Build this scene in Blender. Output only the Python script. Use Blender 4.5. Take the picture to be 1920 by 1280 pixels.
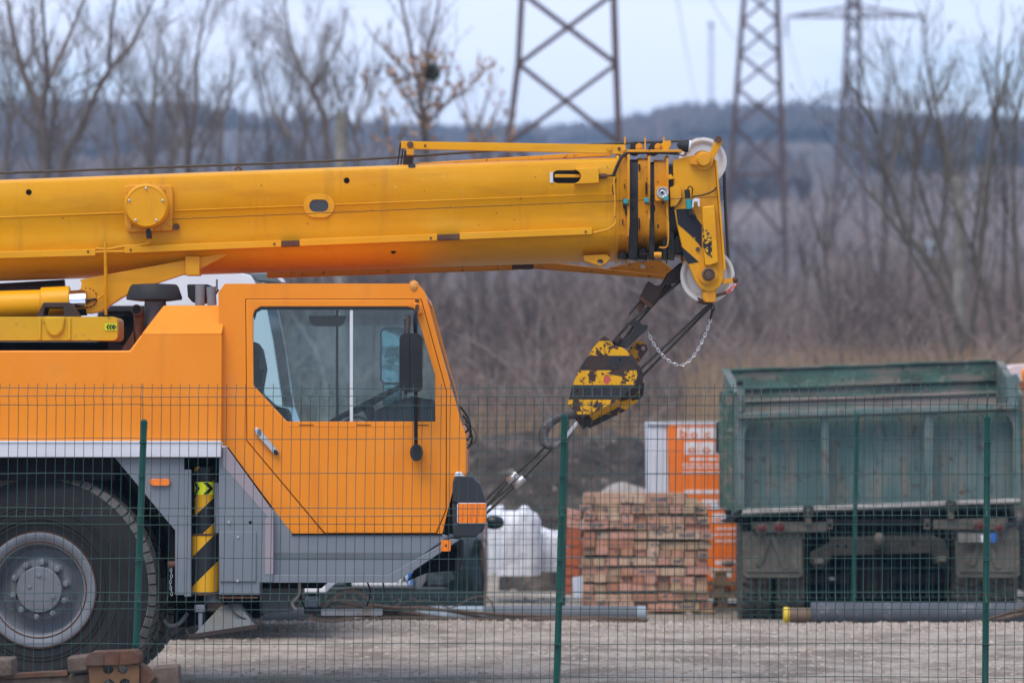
import bpy, bmesh, math, random
import numpy as np
from mathutils import Vector, Matrix, Quaternion, noise
from mathutils.geometry import tessellate_polygon

for o in list(bpy.data.objects):
    bpy.data.objects.remove(o)
sc = bpy.context.scene
COL = sc.collection
random.seed(7)
R = math.radians

# ------------------------------------------------------------------ camera
FOC, EYE, HOR, CX = 8910.0, 1.79, 793.0, 960.0      # focal length in photo pixels, eye height, eye level row, centre column
cam_d = bpy.data.cameras.new('camera')
cam = bpy.data.objects.new('camera', cam_d)
COL.objects.link(cam)
cam.location = (0, 0, EYE)
cam.rotation_euler = (R(90), 0, 0)
cam_d.sensor_width = 36
cam_d.lens = 36 * FOC / 1920
cam_d.shift_y = (HOR - 640) / 1920
cam_d.clip_start = 0.5
cam_d.clip_end = 6000
cam_d.dof.use_dof = True
cam_d.dof.focus_distance = 29.6
cam_d.dof.aperture_fstop = 2.8
sc.camera = cam

# ------------------------------------------------------------------ sky, sun, exposure
SUN_EL, SUN_AZ = 58.0, 208.0                         # azimuth clockwise from +Y: behind the camera, a little to the left
w = bpy.data.worlds.new('World')
sc.world = w
w.use_nodes = True
nt = w.node_tree
bg = nt.nodes['Background']
sky = nt.nodes.new('ShaderNodeTexSky')
sky.sky_type = 'NISHITA'
sky.sun_disc = False
sky.sun_elevation = R(SUN_EL)
sky.sun_rotation = R(SUN_AZ)
sky.air_density = 1.0
sky.dust_density = 0.3
sky.ozone_density = 1.0
bg.inputs['Strength'].default_value = 0.10
# thin high cloud over the whole sky
tc = nt.nodes.new('ShaderNodeTexCoord')
mp = nt.nodes.new('ShaderNodeMapping')
mp.inputs['Scale'].default_value = (3.0, 3.0, 22.0)
nz = nt.nodes.new('ShaderNodeTexNoise')
nz.inputs['Scale'].default_value = 2.2
nz.inputs['Detail'].default_value = 5
rp = nt.nodes.new('ShaderNodeMapRange')
rp.inputs['From Min'].default_value = 0.38
rp.inputs['From Max'].default_value = 0.62
rp.inputs['To Min'].default_value = 0.12
rp.inputs['To Max'].default_value = 0.92
mx = nt.nodes.new('ShaderNodeMix')
mx.data_type = 'RGBA'
mx.inputs['B'].default_value = (6.1, 6.45, 7.9, 1)
nt.links.new(tc.outputs['Generated'], mp.inputs['Vector'])
nt.links.new(mp.outputs['Vector'], nz.inputs['Vector'])
nt.links.new(nz.outputs['Fac'], rp.inputs['Value'])
nt.links.new(rp.outputs['Result'], mx.inputs['Factor'])
tn = nt.nodes.new('ShaderNodeMix'); tn.data_type = 'RGBA'; tn.blend_type = 'MULTIPLY'; tn.inputs['Factor'].default_value = 1; tn.inputs['B'].default_value = (.68,.755,.96,1)
nt.links.new(sky.outputs['Color'], tn.inputs['A']); nt.links.new(tn.outputs['Result'], mx.inputs['A'])
nt.links.new(mx.outputs['Result'], bg.inputs['Color'])

sun_d = bpy.data.lights.new('sun', 'SUN')
sun_d.energy = 1.5
sun_d.angle = R(40)
sun_d.color = (1.0, 0.92, 0.81)
sun = bpy.data.objects.new('sun', sun_d)
COL.objects.link(sun)
_a = R(SUN_AZ)
_sd = Vector((math.sin(_a) * math.cos(R(SUN_EL)), math.cos(_a) * math.cos(R(SUN_EL)), math.sin(R(SUN_EL))))
sun.rotation_euler = _sd.to_track_quat('Z', 'Y').to_euler()
sun.location = _sd * 60

sc.view_settings.view_transform = 'Standard'
sc.view_settings.look = 'None'
sc.view_settings.exposure = 0.94
sc.view_settings.gamma = 1
sc.view_settings.use_curve_mapping = False
sc.cycles.use_denoising = True
sc.cycles.max_bounces = 6
sc.cycles.transparent_max_bounces = 24
sc.cycles.volume_bounces = 0

# ------------------------------------------------------------------ measuring: photo pixel + distance -> metres
def PX(px, D): return (px - CX) * D / FOC
def PZ(py, D): return EYE + (HOR - py) * D / FOC
def P(px, py, D, dy=0.0): return Vector((PX(px, D), D + dy, PZ(py, D)))
def L(n, D): return n * D / FOC                       # length of n pixels at distance D

# ------------------------------------------------------------------ mesh builder
class M:
    def __init__(s):
        s.v = []; s.f = []
    def add(s, vs, fs):
        b = len(s.v)
        s.v += [tuple(v) for v in vs]
        s.f += [tuple(i + b for i in f) for f in fs]
        return s
    def box(s, x0, x1, y0, y1, z0, z1):
        vs = [(x, y, z) for z in (z0, z1) for y in (y0, y1) for x in (x0, x1)]
        return s.add(vs, [(0,2,3,1),(4,5,7,6),(0,1,5,4),(2,6,7,3),(0,4,6,2),(1,3,7,5)])
    def r(s, x0, y0, x1, y1, D, a, b):                # pixel rectangle at distance D, from depth a to b
        return s.box(PX(x0,D), PX(x1,D), a, b, PZ(y1,D), PZ(y0,D))
    def prism(s, pts, y0, y1, holes=(), off=(0,0)):   # (x,z) outline, extruded along the depth axis
        loops = [list(pts)] + [list(h) for h in holes]
        flat = [p for l in loops for p in l]
        n = len(flat)
        tri = tessellate_polygon([[Vector((p[0],p[1],0)) for p in l] for l in loops]) if (holes or n > 4) else [tuple(range(n))]
        vs = [(p[0],y0,p[1]) for p in flat] + [(p[0]+off[0],y1,p[1]+off[1]) for p in flat]
        fs = [tuple(t) for t in tri] + [tuple(i+n for i in reversed(t)) for t in tri]
        b = 0
        for l in loops:
            k = len(l)
            fs += [(b+i, b+(i+1)%k, b+(i+1)%k+n, b+i+n) for i in range(k)]
            b += k
        return s.add(vs, fs)
    def pp(s, pts, D, a, b, holes=(), off=(0,0)):     # prism from pixel outline at distance D
        return s.prism([(PX(x,D),PZ(y,D)) for x,y in pts], a, b, [[(PX(x,D),PZ(y,D)) for x,y in h] for h in holes], off)
    def tube(s, pts, rad, n=8, cap=True):
        pts = [Vector(p) for p in pts]
        k = len(pts)
        rs = list(rad) if hasattr(rad,'__len__') else [rad]*k
        vs = []; nrm = None
        for i in range(k):
            t = (pts[min(i+1,k-1)] - pts[max(i-1,0)])
            t = t.normalized() if t.length > 1e-9 else Vector((0,0,1))
            if nrm is None:
                nrm = t.orthogonal().normalized()
            else:
                nrm = nrm - t*nrm.dot(t)
                nrm = nrm.normalized() if nrm.length > 1e-6 else t.orthogonal().normalized()
            bn = t.cross(nrm)
            for j in range(n):
                a = 2*math.pi*j/n
                vs.append(pts[i] + (nrm*math.cos(a) + bn*math.sin(a))*rs[i])
        fs = [(i*n+j, i*n+(j+1)%n, (i+1)*n+(j+1)%n, (i+1)*n+j) for i in range(k-1) for j in range(n)]
        if cap:
            fs += [tuple(reversed(range(n))), tuple((k-1)*n+j for j in range(n))]
        return s.add(vs, fs)
    def lathe(s, prof, c, ax, n=32, closed=False, cap=True):    # prof: (radius, height along axis)
        c = Vector(c); ax = Vector(ax).normalized()
        u = ax.orthogonal().normalized(); v = ax.cross(u)
        vs = []; k = len(prof)
        for r_, h in prof:
            for j in range(n):
                a = 2*math.pi*j/n
                vs.append(c + ax*h + (u*math.cos(a)+v*math.sin(a))*r_)
        rng = range(k if closed else k-1)
        fs = [(i*n+j, i*n+(j+1)%n, ((i+1)%k)*n+(j+1)%n, ((i+1)%k)*n+j) for i in rng for j in range(n)]
        if not closed and cap:
            fs += [tuple(reversed(range(n))), tuple((k-1)*n+j for j in range(n))]
        return s.add(vs, fs)
    def ball(s, c, r_, n=10, sz=(1,1,1)):
        c = Vector(c)
        prof = []
        vs = [c+Vector((0,0,r_*sz[2]))]
        for i in range(1,n//2+1):
            t = math.pi*i/(n//2+1)
            for j in range(n):
                a = 2*math.pi*j/n
                vs.append(c+Vector((math.sin(t)*math.cos(a)*r_*sz[0], math.sin(t)*math.sin(a)*r_*sz[1], math.cos(t)*r_*sz[2])))
        vs.append(c-Vector((0,0,r_*sz[2])))
        m = n//2
        fs = [(0,1+j,1+(j+1)%n) for j in range(n)]
        fs += [(1+i*n+j,1+(i+1)*n+j,1+(i+1)*n+(j+1)%n,1+i*n+(j+1)%n) for i in range(m-1) for j in range(n)]
        fs += [(1+(m-1)*n+j, 1+m*n, 1+(m-1)*n+(j+1)%n) for j in range(n)]
        return s.add(vs, fs)
    def bar(s, a, b, w, h):                           # rectangular bar between two points
        a = Vector(a); b = Vector(b); t = (b-a).normalized()
        up = Vector((0,1,0)) if abs(t.y) < .9 else Vector((0,0,1))
        u = t.cross(up).normalized()*w/2; v = u.cross(t).normalized()*h/2
        vs = [p+i*u+j*v for p in (a,b) for i,j in ((-1,-1),(1,-1),(1,1),(-1,1))]
        return s.add(vs, [(3,2,1,0),(4,5,6,7)]+[(i,(i+1)%4,4+(i+1)%4,4+i) for i in range(4)])
    def loft(s, rings, cap=True, closed=True):
        n = len(rings[0]); vs = [p for r_ in rings for p in r_]
        rg = range(n if closed else n-1)
        fs = [(i*n+j, i*n+(j+1)%n, (i+1)*n+(j+1)%n, (i+1)*n+j) for i in range(len(rings)-1) for j in rg]
        if cap:
            fs += [tuple(reversed(range(n))), tuple((len(rings)-1)*n+j for j in range(n))]
        return s.add(vs, fs)
    def mesh(s, name, mat=None, fix=True, smooth=40):
        me = bpy.data.meshes.new(name)
        me.from_pydata(s.v, [], s.f)
        if fix:
            bm = bmesh.new(); bm.from_mesh(me)
            bmesh.ops.recalc_face_normals(bm, faces=bm.faces)
            bm.to_mesh(me); bm.free()
        if smooth:
            me.polygons.foreach_set('use_smooth', [True]*len(me.polygons))
            me.set_sharp_from_angle(angle=R(smooth))
        if mat: me.materials.append(mat)
        me.update()
        return me
    def ob(s, name, mat, parent=None, bev=0, fix=True, smooth=40, seg=2, **kw):
        return link(name, s.mesh(name, mat, fix, smooth), parent, bev, seg, **kw)

def link(name, me, parent=None, bev=0, seg=2, **kw):
    o = bpy.data.objects.new(name, me)
    COL.objects.link(o)
    if parent is not None:
        o.parent = parent
        o.matrix_parent_inverse = Matrix.Translation(-Vector(parent.location)) if parent.type == 'EMPTY' else Matrix.Identity(4)
    if bev:
        b = o.modifiers.new('bevel', 'BEVEL'); b.width = bev; b.segments = seg; b.limit_method = 'ANGLE'; b.angle_limit = R(35)
        b.harden_normals = False
    for k, v in kw.items(): o[k] = v
    return o

def thing(name, label, cat, loc=(0,0,0), group=None):
    o = bpy.data.objects.new(name, None)
    COL.objects.link(o)
    o.location = loc
    o.empty_display_size = 0.2
    o['label'] = label; o['category'] = cat
    if group: o['group'] = group
    return o
def tag(o, label, cat, group=None):
    o['label'] = label; o['category'] = cat
    if group: o['group'] = group
    return o
def kind(o, k):
    o['kind'] = k
    return o
def oval(cx, cy, rx, ry, n=20): return [(cx+rx*math.cos(2*math.pi*i/n), cy+ry*math.sin(2*math.pi*i/n)) for i in range(n)]
def rrect(x0, y0, x1, y1, r_, n=4):
    out = []
    for cx, cy, a in ((x1-r_,y0+r_,-90),(x1-r_,y1-r_,0),(x0+r_,y1-r_,90),(x0+r_,y0+r_,180)):
        out += [(cx+r_*math.cos(R(a+90*i/n)), cy+r_*math.sin(R(a+90*i/n))) for i in range(n+1)]
    return out
def spline(pts, n=8):                                  # smooth polyline through points
    pts = [Vector(p) for p in pts]; out = []
    for i in range(len(pts)-1):
        p0 = pts[max(i-1,0)]; p1 = pts[i]; p2 = pts[i+1]; p3 = pts[min(i+2,len(pts)-1)]
        for j in range(n):
            t = j/n
            out.append(0.5*((2*p1)+(p2-p0)*t+(2*p0-5*p1+4*p2-p3)*t*t+(3*p1-p0-3*p2+p3)*t**3))
    out.append(pts[-1])
    return out

# ------------------------------------------------------------------ materials
def lin(r_, g, b):
    f = lambda c: (c/255/12.92) if c/255 <= .04045 else ((c/255+.055)/1.055)**2.4
    return (f(r_), f(g), f(b))
def mat(name, col, rough=.5, metal=0.0, layers=(), bump=None, spec=.22, rvar=.12, coat=0):
    """layers: (noise scale, from, to, colour, strength, stretch, detail) blotches of another colour over the base"""
    m = bpy.data.materials.new(name); m.use_nodes = True
    t = m.node_tree; N = t.nodes; K = t.links
    b = N['Principled BSDF']
    b.inputs['Metallic'].default_value = metal
    b.inputs['Specular IOR Level'].default_value = spec
    b.inputs['Coat Weight'].default_value = coat
    geo = N.new('ShaderNodeNewGeometry')
    cur = N.new('ShaderNodeRGB'); cur.outputs[0].default_value = (*col, 1); cur = cur.outputs[0]
    rcur = None
    for i, ly in enumerate(layers):
        scl, lo, hi, c2, st = ly[:5]
        stretch = ly[5] if len(ly) > 5 else (1,1,1)
        mpn = N.new('ShaderNodeMapping'); mpn.inputs['Scale'].default_value = stretch
        mpn.inputs['Location'].default_value = (i*7.3, i*3.1, i*5.7)
        K.new(geo.outputs['Position'], mpn.inputs['Vector'])
        n_ = N.new('ShaderNodeTexNoise'); n_.inputs['Scale'].default_value = scl
        n_.inputs['Detail'].default_value = ly[6] if len(ly) > 6 else 6
        n_.inputs['Roughness'].default_value = .62
        K.new(mpn.outputs[0], n_.inputs['Vector'])
        r_ = N.new('ShaderNodeMapRange'); r_.inputs['From Min'].default_value = lo; r_.inputs['From Max'].default_value = hi
        r_.inputs['To Max'].default_value = st
        K.new(n_.outputs['Fac'], r_.inputs['Value'])
        x = N.new('ShaderNodeMix'); x.data_type = 'RGBA'
        x.inputs['B'].default_value = (*c2, 1)
        K.new(r_.outputs[0], x.inputs['Factor']); K.new(cur, x.inputs['A'])
        cur = x.outputs['Result']; rcur = r_.outputs[0]
    K.new(cur, b.inputs['Base Color'])
    if rcur is not None and rvar:
        rr = N.new('ShaderNodeMapRange'); rr.inputs['To Min'].default_value = rough; rr.inputs['To Max'].default_value = min(1,rough+rvar)
        K.new(rcur, rr.inputs['Value']); K.new(rr.outputs[0], b.inputs['Roughness'])
    else:
        b.inputs['Roughness'].default_value = rough
    if bump:
        n_ = N.new('ShaderNodeTexNoise'); n_.inputs['Scale'].default_value = bump[0]; n_.inputs['Detail'].default_value = 5
        K.new(geo.outputs['Position'], n_.inputs['Vector'])
        bp = N.new('ShaderNodeBump'); bp.inputs['Strength'].default_value = bump[1]; bp.inputs['Distance'].default_value = bump[2] if len(bump)>2 else .02
        K.new(n_.outputs['Fac'], bp.inputs['Height']); K.new(bp.outputs[0], b.inputs['Normal'])
    return m
def stripes(name, ca, cb, expr, rough=.45, chips=None, extra=None):
    """two paints in straight bands. expr = (ax, ay, az, period, duty, phase): bands of (ax*x+ay*y+az*z); chips = (scale, lo, hi, colour)"""
    m = mat(name, ca, rough)
    t = m.node_tree; N = t.nodes; K = t.links; b = N['Principled BSDF']
    geo = N.new('ShaderNodeNewGeometry')
    d = N.new('ShaderNodeVectorMath'); d.operation = 'DOT_PRODUCT'; d.inputs[1].default_value = expr[:3]
    K.new(geo.outputs['Position'], d.inputs[0])
    a = N.new('ShaderNodeMath'); a.operation = 'ADD'; a.inputs[1].default_value = expr[5]
    K.new(d.outputs['Value'], a.inputs[0])
    q = N.new('ShaderNodeMath'); q.operation = 'DIVIDE'; q.inputs[1].default_value = expr[3]
    K.new(a.outputs[0], q.inputs[0])
    fr = N.new('ShaderNodeMath'); fr.operation = 'FRACT'; K.new(q.outputs[0], fr.inputs[0])
    lt = N.new('ShaderNodeMath'); lt.operation = 'LESS_THAN'; lt.inputs[1].default_value = expr[4]; K.new(fr.outputs[0], lt.inputs[0])
    x = N.new('ShaderNodeMix'); x.data_type = 'RGBA'; x.inputs['A'].default_value = (*ca,1); x.inputs['B'].default_value = (*cb,1)
    K.new(lt.outputs[0], x.inputs['Factor'])
    cur = x.outputs['Result']
    for c in (chips or ()):
        n_ = N.new('ShaderNodeTexNoise'); n_.inputs['Scale'].default_value = c[0]; n_.inputs['Detail'].default_value = 7; n_.inputs['Roughness'].default_value = .68
        K.new(geo.outputs['Position'], n_.inputs['Vector'])
        r_ = N.new('ShaderNodeMapRange'); r_.inputs['From Min'].default_value = c[1]; r_.inputs['From Max'].default_value = c[2]
        K.new(n_.outputs['Fac'], r_.inputs['Value'])
        y = N.new('ShaderNodeMix'); y.data_type = 'RGBA'; y.inputs['B'].default_value = (*c[3],1)
        K.new(r_.outputs[0], y.inputs['Factor']); K.new(cur, y.inputs['A']); cur = y.outputs['Result']
    K.new(cur, b.inputs['Base Color'])
    return m
def glass(name, tint, refl=0.0, rough=.02):
    m = bpy.data.materials.new(name); m.use_nodes = True
    t = m.node_tree; N = t.nodes; K = t.links
    N.remove(N['Principled BSDF'])
    tr = N.new('ShaderNodeBsdfTransparent'); tr.inputs[0].default_value = (*tint,1)
    gl = N.new('ShaderNodeBsdfGlossy'); gl.inputs['Roughness'].default_value = rough; gl.inputs[0].default_value = (.9,.95,1,1)
    fr = N.new('ShaderNodeFresnel'); fr.inputs[0].default_value = 1.45
    ad = N.new('ShaderNodeMath'); ad.operation = 'ADD'; ad.inputs[1].default_value = refl; K.new(fr.outputs[0], ad.inputs[0])
    mxs = N.new('ShaderNodeMixShader')
    K.new(ad.outputs[0], mxs.inputs[0]); K.new(tr.outputs[0], mxs.inputs[1]); K.new(gl.outputs[0], mxs.inputs[2])
    K.new(mxs.outputs[0], N['Material Output'].inputs['Surface'])
    return m

RUST = (.085,.035,.018)
DIRT = (.20,.165,.13)
YEL = (.72,.332,.003)
ORA = (.80,.250,.010)
yellow = mat('crane_yellow_paint', YEL, .36, layers=[(.8,.40,.66,(.60,.265,.003),.75),(2.2,.5,.75,(.76,.42,.04),.5,(.4,1,2)),(5,.54,.70,(.48,.20,.01),.55,(.25,1,1.5)),(9,.58,.72,(.42,.19,.02),.5,(1,1,.12)),(22,.66,.72,(.66,.44,.14),.5),(60,.69,.74,(.12,.05,.02),.55)], rvar=.15, coat=.04, bump=(5,.04,.01))
yellow_worn = mat('worn_yellow_paint', (.66,.29,.016), .45, layers=[(3,.45,.8,(.50,.21,.02),.6),(28,.60,.66,RUST,.9),(9,.66,.74,(.03,.022,.016),.8)], bump=(30,.1,.004))
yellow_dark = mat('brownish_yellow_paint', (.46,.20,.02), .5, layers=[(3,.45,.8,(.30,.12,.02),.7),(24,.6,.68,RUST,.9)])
mustard = mat('mustard_paint', (.56,.34,.012), .5, layers=[(3,.4,.7,(.48,.27,.02),.6),(14,.62,.7,(.16,.11,.04),.6),(90,.4,.7,(.5,.3,.02),.4)], bump=(45,.15,.004))
orange = mat('crane_orange_paint', ORA, .34, layers=[(.9,.35,.75,(.74,.215,.014),.5),(2.6,.5,.8,(.82,.30,.04),.5),(7,.55,.74,(.60,.175,.015),.5,(1,1,.10)),(5,.60,.78,(.66,.27,.08),.4,(1,1,.5)),(50,.70,.735,(.28,.09,.03),.6),(80,.73,.76,(.15,.05,.02),.5)], coat=.05, bump=(4,.03,.01))
grey_paint = mat('blue_grey_paint', (.175,.197,.225), .5, layers=[(1.6,.4,.7,(.14,.158,.18),.7),(5,.55,.8,(.27,.27,.27),.5,(1,1,.35)),(40,.70,.75,RUST,.7)], bump=(6,.05,.01))
grey_dark = mat('darker_grey_paint', (.12,.135,.15), .55, layers=[(4,.5,.8,(.09,.09,.09),.6)])
mauve = mat('mauve_overspray_paint', (.30,.255,.275), .5, layers=[(3,.4,.8,(.26,.25,.28),.7),(45,.66,.72,(.62,.2,.05),.7)])
alu = mat('aluminium_trim', (.62,.63,.66), .38, .15, layers=[(2,.45,.8,(.5,.5,.54),.6,(1,1,6)),(30,.66,.75,(.35,.30,.27),.5)])
black = mat('black_plastic', (.016,.017,.019), .55, layers=[(4,.4,.8,(.04,.04,.042),.7)], bump=(60,.08,.003))
black_glossy = mat('black_gloss', (.012,.012,.014), .25)
lamp_plastic = mat('grey_black_plastic', (.032,.034,.039), .45, layers=[(4,.4,.8,(.045,.046,.05),.7)])
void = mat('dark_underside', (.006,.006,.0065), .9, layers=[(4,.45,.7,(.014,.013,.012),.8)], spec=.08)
grease = mat('black_grease', (.010,.009,.008), .35, layers=[(16,.5,.6,(.028,.022,.016),.8),(26,.66,.7,(.40,.18,.02),.8)], bump=(30,.4,.01))
charcoal = mat('charcoal_band', (.042,.046,.052), .5, layers=[(5,.45,.75,(.035,.035,.038),.8),(18,.62,.7,(.012,.01,.009),.8)])
rubber = mat('tyre_rubber', (.014,.015,.016), .8, layers=[(3,.4,.75,(.026,.026,.026),.8),(14,.55,.75,(.04,.037,.034),.4)], bump=(40,.2,.004))
tread_dust = mat('dusty_tread', (.135,.128,.118), .9, layers=[(10,.4,.7,(.07,.067,.062),.8)], bump=(50,.4,.006))
rim_paint = mat('grey_rim_paint', (.15,.162,.182), .55, layers=[(4,.45,.7,(.105,.105,.108),.75),(22,.64,.72,(.12,.075,.05),.8)], bump=(14,.08,.006))
rust = mat('rusty_steel', (.10,.05,.032), .8, layers=[(6,.4,.7,(.055,.035,.028),.8),(18,.5,.7,(.17,.075,.035),.7),(3,.55,.75,(.13,.115,.10),.6)], bump=(26,.5,.008))
rust_dark = mat('dark_rusty_casting', (.042,.030,.027), .65, layers=[(9,.45,.7,(.075,.042,.03),.7)], bump=(40,.3,.004))
rope = mat('steel_rope', (.045,.040,.036), .5, .3, layers=[(220,.45,.6,(.11,.10,.09),.8,(1,1,1),2)], bump=(260,.6,.003))
rope_brown = mat('rusty_rope', (.11,.075,.055), .75, layers=[(25,.4,.7,(.06,.04,.03),.8),(160,.5,.6,(.17,.13,.10),.6)], bump=(180,.6,.004))
steel = mat('bright_steel', (.55,.55,.55), .3, .85, layers=[(12,.5,.75,(.3,.29,.28),.6)])
chrome = mat('chrome_rod', (.72,.72,.74), .16, 1.0)
sheave_white = mat('white_sheave_plastic', (.66,.66,.65), .4, layers=[(3,.45,.8,(.55,.54,.52),.7),(14,.62,.72,(.3,.27,.22),.5)])
white_paint = mat('white_paint', (.70,.72,.75), .35, layers=[(2,.45,.8,(.60,.61,.63),.6)], coat=.2)
teal = mat('teal_plastic', (.03,.27,.29), .45)
amber = mat('amber_lens', (.85,.22,.01), .18, layers=[(70,.45,.6,(.68,.12,.005),.7,(1,1,.15),2)], coat=.5)
red_lens = mat('red_lens', (.11,.016,.016), .3, layers=[(12,.45,.7,(.12,.05,.045),.8)])
fence_green = mat('green_fence_coating', (.006,.070,.052), .42, layers=[(9,.5,.8,(.010,.10,.075),.6),(45,.70,.76,(.16,.11,.07),.6)])
wire_green = mat('green_wire_coating', (.014,.062,.058), .4)
win_glass = glass('cab_glass', (.84,.93,.94), -.012)
dark_glass = glass('tinted_glass', (.30,.38,.38), .0)
hazard = (.70,.36,.01)
# ================================================================== ground and far land
def sstep(a, b, x):
    t = min(1, max(0, (x-a)/(b-a))); return t*t*(3-2*t)
PROF = [(-60,0),(30,0),(34,.07),(38.2,.18),(38.7,.17),(39.15,.105),(41,.09),(43,.02),(57,0),(60,.5),(63,1.25),(67,1.6),(90,1.9),(150,3.2),(220,7),(300,12),(400,18),(700,37),(1100,66),(1500,90),(1750,84),(1950,70)]
PYs = np.array([p[0] for p in PROF], float); PZs = np.array([p[1] for p in PROF], float)
def gz(x, y):
    z = float(np.interp(y, PYs, PZs))
    if y > 55:
        k = sstep(55, 75, y)
        z += k*.35*noise.noise(Vector((x*.13, y*.13, 3)))
        u = x/y                                        # bearing
        amp = sstep(120, 1500, y)
        z += amp*11*noise.noise(Vector((u*9, y*.0011, 1.7))) + amp*4.5*noise.noise(Vector((x*.018, y*.004, 8)))
        z += amp*(7*math.exp(-((u-.05)/.035)**2) - 3*math.exp(-((u+.01)/.04)**2))
    elif y > 20:
        z += .018*noise.noise(Vector((x*.9, y*.7, 0))) + .010*noise.noise(Vector((x*3.1, y*2.2, 5)))
        z += .03*noise.noise(Vector((x*.35, 1.2, 2)))*sstep(33, 38, y)
    return z
rows = [-60,-30,0,10,18,22]+list(np.arange(24,43,.14))+list(np.arange(43,70,.6))+list(np.arange(70,160,4))+list(np.geomspace(160,1950,90))
NC = 181
vs = []; 
for y in rows:
    hw = 14+.35*max(y,0)
    for j in range(NC):
        u = (j/(NC-1)*2-1); x = hw*(u*.45+.55*u**3)
        vs.append((x, y, gz(x, y)))
fs = [(i*NC+j, i*NC+j+1, (i+1)*NC+j+1, (i+1)*NC+j) for i in range(len(rows)-1) for j in range(NC-1)]
gm = bpy.data.materials.new('gravel_soil_and_field'); gm.use_nodes = True
t = gm.node_tree; N = t.nodes; K = t.links; B = N['Principled BSDF']; B.inputs['Roughness'].default_value = .95; B.inputs['Specular IOR Level'].default_value = .2
geo = N.new('ShaderNodeNewGeometry')
def nz_(scale, stretch=(1,1,1), det=6, ro=.6):
    mpn = N.new('ShaderNodeMapping'); mpn.inputs['Scale'].default_value = stretch; K.new(geo.outputs['Position'], mpn.inputs[0])
    n_ = N.new('ShaderNodeTexNoise'); n_.inputs['Scale'].default_value = scale; n_.inputs['Detail'].default_value = det; n_.inputs['Roughness'].default_value = ro
    K.new(mpn.outputs[0], n_.inputs['Vector']); return n_.outputs['Fac']
def mixc(f, a, b):
    x = N.new('ShaderNodeMix'); x.data_type = 'RGBA'
    for s_, v in (('A',a),('B',b)):
        if isinstance(v, tuple): x.inputs[s_].default_value = (*v,1)
        else: K.new(v, x.inputs[s_])
    K.new(f, x.inputs['Factor']); return x.outputs['Result']
def rng(v, lo, hi, a=0, b=1):
    r_ = N.new('ShaderNodeMapRange'); r_.inputs['From Min'].default_value = lo; r_.inputs['From Max'].default_value = hi
    r_.inputs['To Min'].default_value = a; r_.inputs['To Max'].default_value = b; K.new(v, r_.inputs['Value']); return r_.outputs[0]
sep = N.new('ShaderNodeSeparateXYZ'); K.new(geo.outputs['Position'], sep.inputs[0])
grav = mixc(rng(nz_(14,det=8,ro=.75),.40,.62), (.30,.255,.205), (.46,.405,.345))
grav = mixc(rng(nz_(1.3,det=9,ro=.72),.46,.58,0,.85), grav, (.165,.132,.105))
grav = mixc(rng(nz_(1,(.12,1.7,1),5,.6),.50,.62,0,.7), grav, (.185,.15,.12))
grav = mixc(rng(nz_(38,det=4,ro=.8),.60,.68,0,.8), grav, (.50,.45,.39))
grav = mixc(rng(nz_(30,det=4,ro=.8),.62,.72,0,.8), grav, (.13,.11,.095))
soil = mixc(rng(nz_(.8),.4,.65), (.06,.049,.042), (.13,.105,.087))
soil = mixc(rng(nz_(.22,(1,.3,1)),.52,.64,0,.75), soil, (.20,.17,.145))
field = mixc(rng(nz_(.10,(1,.5,1)),.38,.62), (.085,.068,.060), (.165,.125,.10))
field = mixc(rng(nz_(.012,(1,.35,1),4),.44,.60), field, (.06,.056,.056))
field = mixc(rng(nz_(.010,(1,.30,1),4),.50,.60,0,.7), field, (.19,.15,.14))
wob = N.new('ShaderNodeMath'); wob.operation = 'MULTIPLY_ADD'; wob.inputs[1].default_value = 7; K.new(nz_(.25), wob.inputs[0]); K.new(sep.outputs['Y'], wob.inputs[2])
c = mixc(rng(wob.outputs[0],60,63), grav, soil)
c = mixc(rng(wob.outputs[0],70,84), c, field)
K.new(c, B.inputs['Base Color'])
bp = N.new('ShaderNodeBump'); bp.inputs['Strength'].default_value = .7; bp.inputs['Distance'].default_value = .03; K.new(nz_(22,det=8,ro=.7), bp.inputs['Height']); K.new(bp.outputs[0], B.inputs['Normal'])
g = M(); g.v = vs; g.f = fs
kind(g.ob('ground', gm, fix=False, smooth=60), 'structure')

# loose stones on the gravel
rs = random.Random(3)
stone_mats = mat('pale_stone', (.36,.305,.25), .9, layers=[(7,.4,.6,(.21,.17,.135),.9),(23,.54,.64,(.52,.47,.42),.8)])
m = M()
def stone(m, x, y, z, r_):
    k = rs.uniform(0,6.28)
    ring = [(x+r_*math.cos(k+a)*rs.uniform(.7,1.15), y+r_*math.sin(k+a)*rs.uniform(.7,1.15), z+r_*rs.uniform(-.05,.2)) for a in (0,1.05,2.1,3.14,4.19,5.24)]
    top = (x+rs.uniform(-.3,.3)*r_, y+rs.uniform(-.3,.3)*r_, z+r_*rs.uniform(.45,.8))
    m.add(ring+[top], [(i,(i+1)%6,6) for i in range(6)])
for i in range(15000):
    y = rs.uniform(31,38.6) if i%3 else rs.uniform(37.2,38.5)
    x = rs.uniform(-.125,.125)*y
    r_ = .008+.022*rs.random()**3
    stone(m, x, y, gz(x,y)-.003, r_)
for i in range(1600):
    y = rs.uniform(37.7,38.6); x = rs.uniform(-.12,.12)*y
    stone(m, x, y, gz(x,y)-.004, .016+.026*rs.random()**2)
for i in range(1500):
    y = rs.uniform(43,57); x = rs.uniform(-.13,.13)*y
    stone(m, x, y, gz(x,y)-.003, .01+.04*rs.random()**3)
kind(m.ob('loose_gravel', stone_mats, fix=False, smooth=0), 'stuff')['label'] = 'loose pale stones scattered over the gravel yard'

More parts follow.
